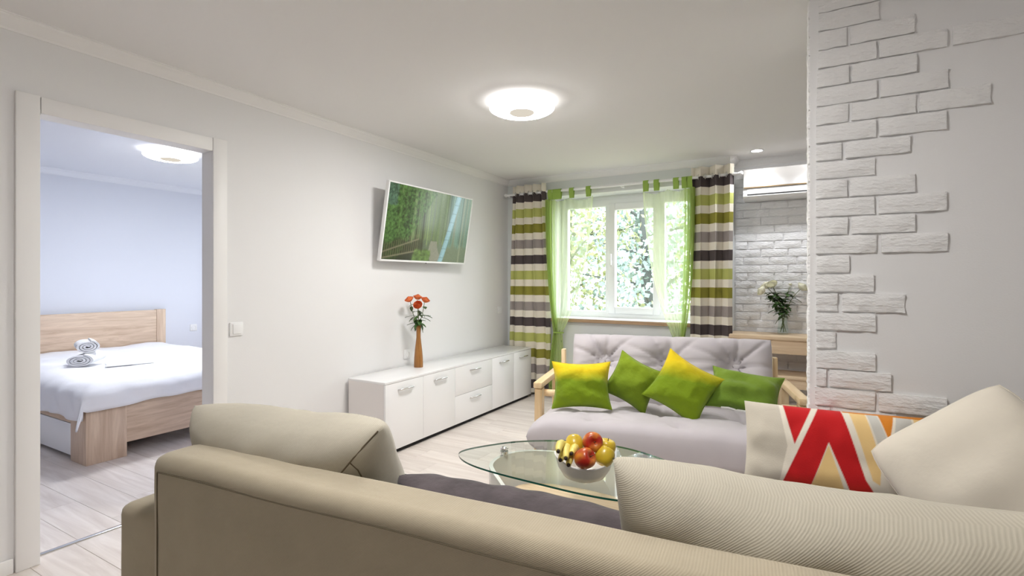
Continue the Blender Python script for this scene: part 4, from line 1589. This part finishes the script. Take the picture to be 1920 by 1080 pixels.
prism('shelf', sh, 0.255, 0.275, 'pale_oak_x', tab)
for (x, y) in ((-0.375, 0.0), (0.02, 0.194), (0.30, 0.145)):
    lathe('glass_support', [(0, 0), (0.012, 0), (0.012, 0.006), (0.020, 0.010), (0.020, 0.0205), (0, 0.0205)], 'chrome', tab, 20, centre=(x, y, GZ - 0.0295), autos=40)
    lathe('glass_cap', [(0.020, 0), (0.020, 0.003), (0.016, 0.010), (0.006, 0.014), (0, 0.014)], 'chrome', tab, 20, centre=(x, y, GZ), autos=50)

BC = Vector((-0.800, 2.000, GZ))
bowl = thing('fruit_bowl', 'white ceramic bowl of fruit on the glass table', 'bowl', BC)
bm = bmesh.new()
pr = [(0.0, 0.0), (0.055, 0.0), (0.085, 0.014), (0.108, 0.045), (0.119, 0.082), (0.124, 0.090), (0.121, 0.093), (0.114, 0.084), (0.103, 0.048), (0.080, 0.020), (0.05, 0.008), (0, 0.008)]
lathe_bm(bm, pr, 48)
for v in bm.verts:
    th = math.atan2(v.co.y, v.co.x)
    if v.co.z > 0.03:
        v.co.z += 0.012 * math.cos(2 * (th - 0.5)) * (v.co.z / 0.09)
bmesh.ops.recalc_face_normals(bm, faces=bm.faces)
from_bm('body', bm, 'bowl_white', bowl, True)

APR = [(0, 0.72), (0.10, 0.74), (0.25, 0.84), (0.50, 0.93), (0.75, 0.86), (0.93, 0.60), (1.0, 0.22), (0.98, -0.15), (0.88, -0.50), (0.68, -0.78), (0.42, -0.90), (0.20, -0.86), (0, -0.78)]


def apple(label, loc, r, material, tilt, group):
    t = thing('apple', label, 'apple', loc, 0, group)
    t.rotation_mode = 'QUATERNION'
    t.rotation_quaternion = Vector(tilt).normalized().to_track_quat('Z', 'Y')
    sp = spline([(a, 0, b) for a, b in APR], 3)
    lathe('flesh', [(max(0, p.x) * r, p.z * r) for p in sp], material, t, 28)
    tube('stem', [(0, 0, 0.70 * r), (0.02 * r, 0, 0.9 * r), (0.10 * r, 0, 1.12 * r)], 0.0018, 'apple_stem', t, 6)


apple('yellow apple sitting on top beside the bananas', at(1077, 831, 2.13), 0.037, 'apple_yellow', (0.35, -0.5, -0.75), 'yellow apples in the bowl')
apple('red apple crowning the pile of fruit, stem toward the sofa', at(1111, 829, 2.09), 0.041, 'apple_red', (0.5, -0.8, 0.3), 'red apples in the bowl')
apple('red apple low at the front of the bowl', at(1096, 860, 2.03), 0.040, 'apple_red', (0.9, -0.2, 0.5), 'red apples in the bowl')
apple('yellow apple at the front beside the low red apple', at(1133, 856, 2.06), 0.039, 'apple_yellow', (0.2, 0.6, 0.8), 'yellow apples in the bowl')
apple('yellow apple tucked behind another yellow apple at the bowl rim', at(1137, 840, 2.13), 0.037, 'apple_yellow', (0.2, 0.1, 1), 'yellow apples in the bowl')
ban = thing('banana_bunch', 'bunch of small ripe bananas lying over the bowl rim', 'bananas', at(1062, 850, 2.10))
bo_ = ban.location.copy()
for k, (px, py) in enumerate(((1047, 846), (1061, 859), (1051, 862), (1066, 871), (1072, 850))):
    tip = at(px, py, 2.00 + 0.01 * k) - bo_
    root = at(1066 + 4 * k, 838 + 2 * k, 2.16) - bo_
    mid = (tip + root) / 2 + RT * (-0.012 + 0.004 * k) + UP * 0.020
    pth = spline([root, mid, tip], 7)
    nr = len(pth)
    rads = [0.0175 * (0.45 + 0.55 * math.sin(PI * min(1, 0.12 + 0.80 * i / (nr - 1)))) for i in range(nr)]
    bb = tube('banana', pth, rads, 'banana_skin', ban, 8)
    dd = (pth[-1] - pth[-2]).normalized()
    tube('banana_tip', [pth[-1] - dd * 0.001, pth[-1] + dd * 0.006, pth[-1] + dd * 0.009], [0.0075, 0.007, 0.005], 'banana_tip', bb, 8)

# ================================================================== CORNER SOFA
SA = math.radians(5.3)
SO = Vector((-1.63, 0.755, 0))
sofa = thing('corner_sofa', 'large beige L-shaped corner sofa with charcoal seat, seen from behind', 'sofa', SO, SA)
SMX = Matrix.Translation(SO) @ Matrix.Rotation(SA, 4, 'Z')


def soft_box(name, x, y, z, material, parent, r=0.04, wr=0.004, seed=0, cuts=10):
    bm = bmesh.new()
    bx(bm, *x, *y, *z)
    bmesh.ops.subdivide_edges(bm, edges=list(bm.edges), cuts=cuts, use_grid_fill=True)
    c = Vector(((x[0] + x[1]) / 2, (y[0] + y[1]) / 2, (z[0] + z[1]) / 2))
    hs = Vector(((x[1] - x[0]) / 2, (y[1] - y[0]) / 2, (z[1] - z[0]) / 2))
    for v in bm.verts:
        p = v.co - c
        q = Vector([max(-(hs[i] - r), min(hs[i] - r, p[i])) for i in range(3)])
        d = p - q
        # remap grid so edges keep roundness
        if d.length > 1e-6:
            d = d.normalized() * r
        p = q + d
        nz = noise.noise(Vector((p.x * 4 + seed, p.y * 4, p.z * 4)))
        v.co = c + p + d.normalized() * wr * nz if d.length > 0 else c + p
    return from_bm(name, bm, material, parent, True)


def rbox(name, x, y, z, material, parent, r=0.045, seg=5, wr=0.0, seed=0):
    bm = bmesh.new()
    bx(bm, *x, *y, *z)
    # sections along length for gentle unevenness
    bmesh.ops.bevel(bm, geom=list(bm.edges), offset=r, segments=seg, profile=0.5, affect='EDGES')
    if wr:
        long = [e for e in bm.edges if e.calc_length() > 0.3]
        bmesh.ops.subdivide_edges(bm, edges=long, cuts=24, use_grid_fill=True)
        for v in bm.verts:
            p = v.co
            v.co = p + Vector((0, noise.noise(Vector((p.x * 3 + seed, p.y * 3, p.z * 5))) * wr, noise.noise(Vector((p.x * 2.5, p.y * 3 + seed, 4))) * wr))
    return from_bm(name, bm, material, parent, True, 60)


BT = 0.777
bk_ = rbox('backrest', (0.0, 2.60), (0.0, 0.15), (0.05, BT), 'sofa_beige', sofa, 0.036, 5, 0.004, 1)
tube('seam', [(0.040 + 0.1 * i, -0.0012, BT - 0.044 + 0.002 * math.sin(i)) for i in range(25)], 0.0022, 'seam_thread', bk_, 5)
tube('seam', [(0.040, -0.0012, BT - 0.044), (0.040, -0.0012, 0.4), (0.040, -0.0012, 0.1)], 0.0022, 'seam_thread', bk_, 5)
arm = rbox('armrest', (-0.185, 0.03), (0.015, 0.92), (0.05, 0.597), 'sofa_beige', sofa, 0.03, 4, 0.004, 2)
rbox('side_backrest', (2.45, 2.60), (0.16, 1.40), (0.05, BT), 'sofa_beige', sofa, 0.045, 5, 0.004, 3)
box('base', (0.032, 2.448), (0.152, 0.86), (0.05, 0.30), 'sofa_beige', sofa, 0.02)
box('chaise_base', (1.46, 2.448), (0.862, 1.38), (0.05, 0.30), 'sofa_beige', sofa, 0.02)
rbox('seat_cushion', (0.035, 1.445), (0.155, 0.89), (0.301, 0.47), 'charcoal_velvet', sofa, 0.04, 4, 0.006, 5)
rbox('chaise_cushion', (1.45, 2.445), (0.155, 1.40), (0.301, 0.475), 'charcoal_velvet', sofa, 0.04, 4, 0.006, 6)
for (x, y) in ((0.06, 0.06), (0.06, 0.80), (1.5, 1.32), (2.5, 0.06), (2.5, 1.32), (1.4, 0.06)):
    lathe('foot', [(0, 0), (0.022, 0), (0.026, 0.0495), (0, 0.0495)], 'dark_plastic', sofa, 16, centre=(x, y, 0), autos=40)


def sofa_cushion(name, label, centre, size, material, lean, seed, yaw=0.0, p=3.6, q=0.42, wr=0.012, cat='cushion', pinch=0.03, nx=60, ny=40, folds=(), roll=0.0, sag=0.0):
    s = Soft(*size, p=p, q=q, pinch=pinch, wr=wr, wscale=6, seed=seed, folds=folds, sag=sag)
    o = s.build(name, material, None, nx, ny)
    mtx = SMX @ Matrix.Translation(centre) @ Matrix.Rotation(yaw, 4, 'Z') @ Matrix.Rotation(PI / 2 + lean, 4, 'X') @ Matrix.Rotation(roll, 4, 'Z')
    o.matrix_world = mtx
    tag(o, label, cat)
    return s, o


# Soft +Z side faces the camera after the X rotation
s, o = sofa_cushion('back_cushion', 'beige back cushion on the sofa end near the doorway', (0.285, 0.285, 0.652), (0.79, 0.47, 0.26), 'cushion_beige', math.radians(20), 3,
                    roll=math.radians(2.2), p=4.2, q=0.47, pinch=0.05, folds=[(0.1, 0.1, 1.1, 0.006, 40, 0.14), (-0.15, 0.05, 0.9, 0.006, 32, 0.16)])
s.seam('seam', 'seam_thread', o, [(0.985, 0.97), (0.93, 0.88), (0.86, 0.76), (0.80, 0.66), (0.74, 0.57)], 1)
s.seam('seam', 'seam_thread', o, [(0.84, 0.74), (0.89, 0.62), (0.915, 0.42), (0.925, 0.15), (0.93, -0.2), (0.93, -0.6)], 1)
s, o = sofa_cushion('back_cushion', 'large beige back cushion on the sofa between charcoal cushion and corner', (1.705, 0.295, 0.660), (0.84, 0.47, 0.27), 'cushion_beige', math.radians(18), 8, sag=0.13,
                    p=3.8, q=0.45, folds=[(-0.1, 0.1, 1.3, 0.007, 30, 0.2)])
s, o = sofa_cushion('back_cushion', 'charcoal velvet cushion slumped between the two beige back cushions', (1.01, 0.295, 0.560), (0.66, 0.36, 0.20), 'charcoal_velvet', math.radians(12), 12,
                    p=4.5, q=0.42, wr=0.012, nx=90, ny=60, folds=[(-0.25, 0.13, 1.4, 0.006, 60, 0.10), (-0.03, 0.13, 1.3, 0.006, 70, 0.10), (0.2, 0.13, 1.4, 0.006, 60, 0.10)])
s.seam('seam', 'black_gap', o, [(-0.95 + 0.05 * i, 0.955 + 0.006 * math.sin(i * 0.8)) for i in range(39)], 1, 0.0028)

# cream corner pillow
cp = at(1850, 902, 1.50)
s = Soft(0.45, 0.45, 0.20, p=2.6, q=0.5, pinch=0.03, wr=0.008, wscale=6, seed=31, rc=0.17, folds=[(0.05, -0.05, 0.7, 0.005, 26, 0.2)])
o = s.build('square_pillow', 'pillow_cream', None, 48, 48)
nrm = Vector((-0.42, -1.0, 0.45)).normalized()
xr = (Vector((1, -0.42, 0)) - nrm * Vector((1, -0.42, 0)).dot(nrm)).normalized()
yu = nrm.cross(xr)
ang = math.radians(43)
axes(o, cp, xr * math.cos(ang) + yu * math.sin(ang), -xr * math.sin(ang) + yu * math.cos(ang))
tag(o, 'plain cream pillow propped on its corner beside the patterned pillow', 'pillow')
s.edge_tube('piping', 'pillow_cream', o, 0.003)

# patterned pillow
attr_mat('pillow_print', rough=0.9, sheen=0.1, bump=0.2)
CREAM, GREYB, RED, REDB, YLW, ORG, GBL = rgb(236, 228, 212), rgb(206, 198, 182), rgb(196, 12, 18), rgb(206, 44, 14), rgb(238, 204, 140), rgb(216, 132, 34), rgb(206, 204, 196)


def inside(X, Y, poly):
    c = np.zeros(X.shape, bool)
    j = len(poly) - 1
    for i in range(len(poly)):
        xi, yi = poly[i]; xj, yj = poly[j]
        if yi != yj:
            c ^= ((yi > Y) != (yj > Y)) & (X < (xj - xi) * (Y - yi) / (yj - yi) + xi)
        j = i
    return c


POLY = [
    (GREYB, [(-0.1, 1.1), (0.195, 1.1), (0.255, 0.50), (0.19, -0.1), (-0.1, -0.1)]),
    (RED, [(0.215, 1.1), (0.42, 1.1), (0.294, 0.53)]),
    (RED, [(0.437, 1.02), (0.445, 1.1), (0.535, 1.1), (0.66, 0.24), (0.77, -0.1), (0.62, -0.1), (0.478, 0.60), (0.345, -0.1), (0.185, -0.1)]),
    (YLW, [(0.478, 0.57), (0.36, -0.02), (0.40, -0.1), (0.585, -0.1)]),
    (YLW, [(0.575, 1.1), (0.66, 1.1), (0.74, 0.45), (0.73, 0.2), (0.695, 0.24)]),
    (GBL, [(0.665, 1.1), (0.715, 1.1), (0.79, 0.62), (0.755, 0.45)]),
    (ORG, [(0.722, 1.1), (0.835, 1.1), (0.785, 0.68)]),
    (GBL, [(0.845, 1.1), (0.90, 1.1), (0.94, 0.3), (0.80, 0.64)]),
    (YLW, [(0.91, 1.1), (1.1, 1.1), (1.1, 0.2), (0.955, 0.3)]),
]
pw, ph = 0.60, 0.315
s = Soft(pw, ph, 0.13, p=3.2, q=0.5, pinch=0.035, wr=0.008, wscale=9, seed=17, folds=[(-0.2, 0.0, 0.4, 0.006, 40, 0.13)])
o = s.build('patterned_pillow', 'pillow_print', None, 260, 130)


n_v = len(o.data.vertices)
buf = np.zeros(n_v * 3, dtype=np.float32)
o.data.vertices.foreach_get('co', buf)
co = buf.reshape(-1, 3)
acc = np.zeros((n_v, 3))
OFF = [-0.33, 0.0, 0.33]
for oa in OFF:
    for ob in OFF:
        u_, v_ = co[:, 0] / pw + 0.5 + oa / 200, co[:, 1] / ph + 0.5 + ob / 110
        c = np.tile(np.array(CREAM), (n_v, 1))
        c[(u_ < 0.05) & (v_ > 0.86 - u_ * 3) & (v_ < 0.99)] = rgb(226, 172, 110)
        for col, poly in POLY:
            m_ = inside(u_, v_, poly)
            c[m_] = col
            if col is RED:
                k_ = np.clip((0.20 - v_) / 0.2, 0, 1)[:, None]
                c[m_] = (np.array(RED) + (np.array(REDB) - np.array(RED)) * k_)[m_]
        c[(v_ > 0.965) & (u_ > 0.56)] = ORG
        acc += c / 9
ca = o.data.color_attributes.new('print', 'FLOAT_COLOR', 'POINT')
ca.data.foreach_set('color', np.concatenate([acc, np.ones((n_v, 1))], axis=1).astype(np.float32).ravel())
axes(o, (0.085, 2.265, 0.632), (1, 0.055, 0), (0, 0.30, 1))
tag(o, 'cream pillow printed with red, yellow and orange angular shapes, against the brick pier', 'pillow')

# ================================================================== BEDROOM
bed = thing('bed', 'wide oak double bed with white drawer in the bedroom', 'bed', (-4.27, 1.59, 0))
BL, BW = 2.28, 1.62          # runs along -x, +y
box('corner_post', (-0.24, 0), (0, 0.245), (0, 0.445), 'oak_z', bed, 0.002)
box('corner_post', (-0.24, 0), (BW - 0.245, BW), (0, 0.445), 'oak_z', bed, 0.002)
box('footboard', (-0.04, -0.004), (0.2455, BW - 0.2455), (0.10, 0.445), 'oak_y', bed, 0.002)
box('side_panel', (-BL, -0.2405), (0.004, 0.04), (0.265, 0.445), 'oak_x', bed, 0.002)
box('side_panel', (-BL, -0.2405), (BW - 0.04, BW - 0.004), (0.10, 0.445), 'oak_x', bed, 0.002)
for k in range(2):
    d = box('drawer', (-0.245 - 0.98 * (k + 1) + 0.01, -0.245 - 0.98 * k), (0.010, 0.03), (0.030, 0.255), 'lacquer_white', bed, 0.002)
    box('drawer_box', (-0.245 - 0.98 * (k + 1) + 0.03, -0.265 - 0.98 * k), (0.031, 0.60), (0.035, 0.20), 'lacquer_side', d)
box('headboard', (-BL - 0.045, -BL - 0.005), (0.09, BW - 0.095), (0.25, 0.93), 'oak_y', bed, 0.002)
box('headboard_post', (-BL - 0.06, -BL + 0.0), (BW - 0.094, BW + 0.002), (0, 0.935), 'oak_z', bed, 0.002)
box('headboard_post', (-BL - 0.06, -BL + 0.0), (-0.002, 0.089), (0, 0.935), 'oak_z', bed, 0.002)
box('mattress', (-BL + 0.01, -0.05), (0.045, BW - 0.045), (0.22, 0.50), 'mattress_white', bed, 0.04)

dv = []
NXD, NYD = 90, 80
a0, a1 = -BL + 0.03, 0.135
b0, b1 = -0.20, BW + 0.14
ea, eb0, eb1, ZT = 0.012, -0.012, BW + 0.012, 0.555
faces = []
for i in range(NXD + 1):
    for j in range(NYD + 1):
        a = a0 + (a1 - a0) * i / NXD
        b = b0 + (b1 - b0) * j / NYD
        exx = max(0, a - ea); eyy = max(0, eb0 - b, b - eb1)
        drop = math.hypot(exx, eyy) if not (exx and eyy) else (exx + eyy) * 0.78
        # round the shoulder over the edge
        din = min(ea - a if a < ea else 0, min(b - eb0, eb1 - b) if eb0 < b < eb1 else 0)
        sh_ = 0.05 * math.exp(-max(0, din) / 0.05)
        x = min(a, ea) + (0.016 * (1 - math.exp(-exx / 0.02)))
        y = max(eb0, min(b, eb1)) + (0.016 * (1 - math.exp(-eyy / 0.02))) * (-1 if b < eb0 else 1 if b > eb1 else 0)
        if exx and eyy:
            fl_ = 0.45 * min(exx, eyy)
            x += fl_
            y += fl_ * (-1 if b < eb0 else 1)
        zz = ZT - sh_ - drop
        n1 = noise.noise(Vector((a * 3, b * 3, 1))); n2 = noise.noise(Vector((a * 9, b * 8, 4)))
        zz += (0.018 * n1 + 0.008 * n2) * (1 if drop == 0 else 0.35)
        if drop > 0:
            wv = 0.008 * math.sin(a * 24 + 3 * b) + 0.008 * math.sin(b * 21)
            if exx: x += abs(wv) + 0.006 * n2
            if eyy: y += (abs(wv)) * (-1 if b < 1 else 1)
            zz += 0.018 * noise.noise(Vector((a * 4 + 9, b * 4, 2)))
        dv.append((x, y, zz))
for i in range(NXD):
    for j in range(NYD):
        faces.append((i * (NYD + 1) + j, (i + 1) * (NYD + 1) + j, (i + 1) * (NYD + 1) + j + 1, i * (NYD + 1) + j + 1))
du = from_data('duvet', dv, faces, 'duvet_white', None, True)
du.location = (-4.27, 1.59, 0)
so_ = du.modifiers.new('thickness', 'SOLIDIFY'); so_.thickness = 0.012; so_.offset = -1
tag(du, 'white duvet draped over the oak bed', 'duvet')


def towel(label, loc, rz, length, rx, rz_, turns=3.2):
    """rolled towel: flattened spiral strip with real thickness"""
    N_ = int(turns * 26)
    inn, out = [], []
    for i in range(N_ + 1):
        th = 2 * PI * turns * i / N_
        k = 0.12 + 0.80 * i / N_
        t2 = 0.5 * 0.80 / turns * 0.86
        inn.append((rx * (k - t2) * math.cos(th), rz_ * (k - t2) * math.sin(th)))
        out.append((rx * (k + t2 * 0.8) * math.cos(th), rz_ * (k + t2 * 0.8) * math.sin(th)))
    v, f = [], []
    for y in (-length / 2, length / 2):
        v += [(x, y, z) for x, z in inn] + [(x, y, z) for x, z in out]
    n_ = N_ + 1
    for i in range(N_):
        f.append((i, i + 1, n_ + i + 1, n_ + i))
        f.append((2 * n_ + i + 1, 2 * n_ + i, 3 * n_ + i, 3 * n_ + i + 1))
        f.append((n_ + i, n_ + i + 1, 3 * n_ + i + 1, 3 * n_ + i))
        f.append((i + 1, i, 2 * n_ + i, 2 * n_ + i + 1))
    f.append((N_, n_ + N_, 3 * n_ + N_, 2 * n_ + N_))
    o = from_data('rolled_towel', v, f, 'towel_white', None, True, 50)
    o.location = loc; o.rotation_euler = (0, 0, rz)
    return tag(o, label, 'towel', 'rolled towels on the bed')


tw = at(156, 684, 4.30)
towel('white rolled towel lying flat underneath on the duvet', (tw.x, tw.y + 0.02, 0.565 + 0.052), math.radians(52), 0.30, 0.10, 0.052)
towel('white rolled towel stacked on top of another towel', (tw.x - 0.03, tw.y + 0.03, 0.565 + 0.104 + 0.053), math.radians(74), 0.26, 0.085, 0.055)
fb = from_bm('folded_cloth', Soft(0.34, 0.20, 0.016, p=5, q=0.4, wr=0.004, seed=51).bm(20, 16), 'cloth_cream', None, True)
fc = at(243, 693, 4.40)
fb.location = (fc.x, fc.y, 0.562); fb.rotation_euler = (0, 0, math.radians(70))
tag(fb, 'flat folded cream cloth lying on the white duvet', 'cloth')

# ================================================================== OUTDOORS
ground = struct(box('ground', (-14, 12), (5.6, 40), (-1.1, -1.0), 'lawn'))


def tree(label, x, y, h, spread, nleaf, leafmat, seed, lean=0.0):
    t = thing('tree', label, 'tree', (x, y, -1.0), 0, 'trees outside the window')
    rs = random.Random(seed)
    tr = spline([(0, 0, 0), (0.05 + lean * 0.3, 0, h * 0.35), (lean * 0.7, 0.05, h * 0.7), (lean, 0, h)], 5)
    tube('trunk', tr, [0.13 * (1 - 0.75 * i / (len(tr) - 1)) for i in range(len(tr))], 'bark', t, 10)
    tips = []
    for k in range(13):
        s = tr[int((0.30 + 0.65 * k / 13) * (len(tr) - 1))]
        an = k * 2.4 + rs.uniform(-.3, .3)
        ln = spread * rs.uniform(0.6, 1.0)
        e = s + Vector((math.cos(an) * ln, math.sin(an) * ln * 0.8, rs.uniform(-0.1, 0.7)))
        m = (s + e) / 2 + Vector((0, 0, rs.uniform(-.1, .25)))
        pth = spline([s, m, e], 4)
        tube('branch', pth, [0.035 * (1 - 0.8 * i / (len(pth) - 1)) for i in range(len(pth))], 'bark', t, 6)
        tips += [pth[i] for i in range(3, len(pth))]
    v, f = [], []
    for k in range(nleaf):
        c = rs.choice(tips) + Vector((rs.gauss(0, 0.36), rs.gauss(0, 0.36), rs.gauss(0, 0.34)))
        L_ = rs.uniform(0.08, 0.16)
        d = Vector((rs.gauss(0, 1), rs.gauss(0, 1), rs.gauss(0, 1) - 0.4)).normalized()
        w = d.orthogonal().normalized()
        w = (w * math.cos(k) + d.cross(w) * math.sin(k)) * L_ * 0.32
        b = len(v)
        v += [c, c + d * L_ * 0.5 + w, c + d * L_, c + d * L_ * 0.5 - w]
        f.append((b, b + 1, b + 2, b + 3))
    o = from_data('foliage', v, f, leafmat, t)
    o['kind'] = 'stuff'


tree('yellow-green leafy tree outside the left window pane', -4.4, 9.6, 4.6, 1.8, 3600, 'hazed_leaf', 1, 0.3)
tree('cool green leafy tree outside the middle window sash', -2.4, 9.2, 4.4, 1.7, 3000, 'hazed_leaf_cool', 2, -0.2)
tree('haze-paled leafy tree outside the pane behind the sheer curtain', -0.9, 10.0, 4.6, 1.7, 3000, 'hazed_leaf', 3, 0.2)
tree('slender tree standing farther away in the garden', -3.6, 12.5, 5.2, 2.2, 3600, 'hazed_leaf_cool', 4, 0.0)
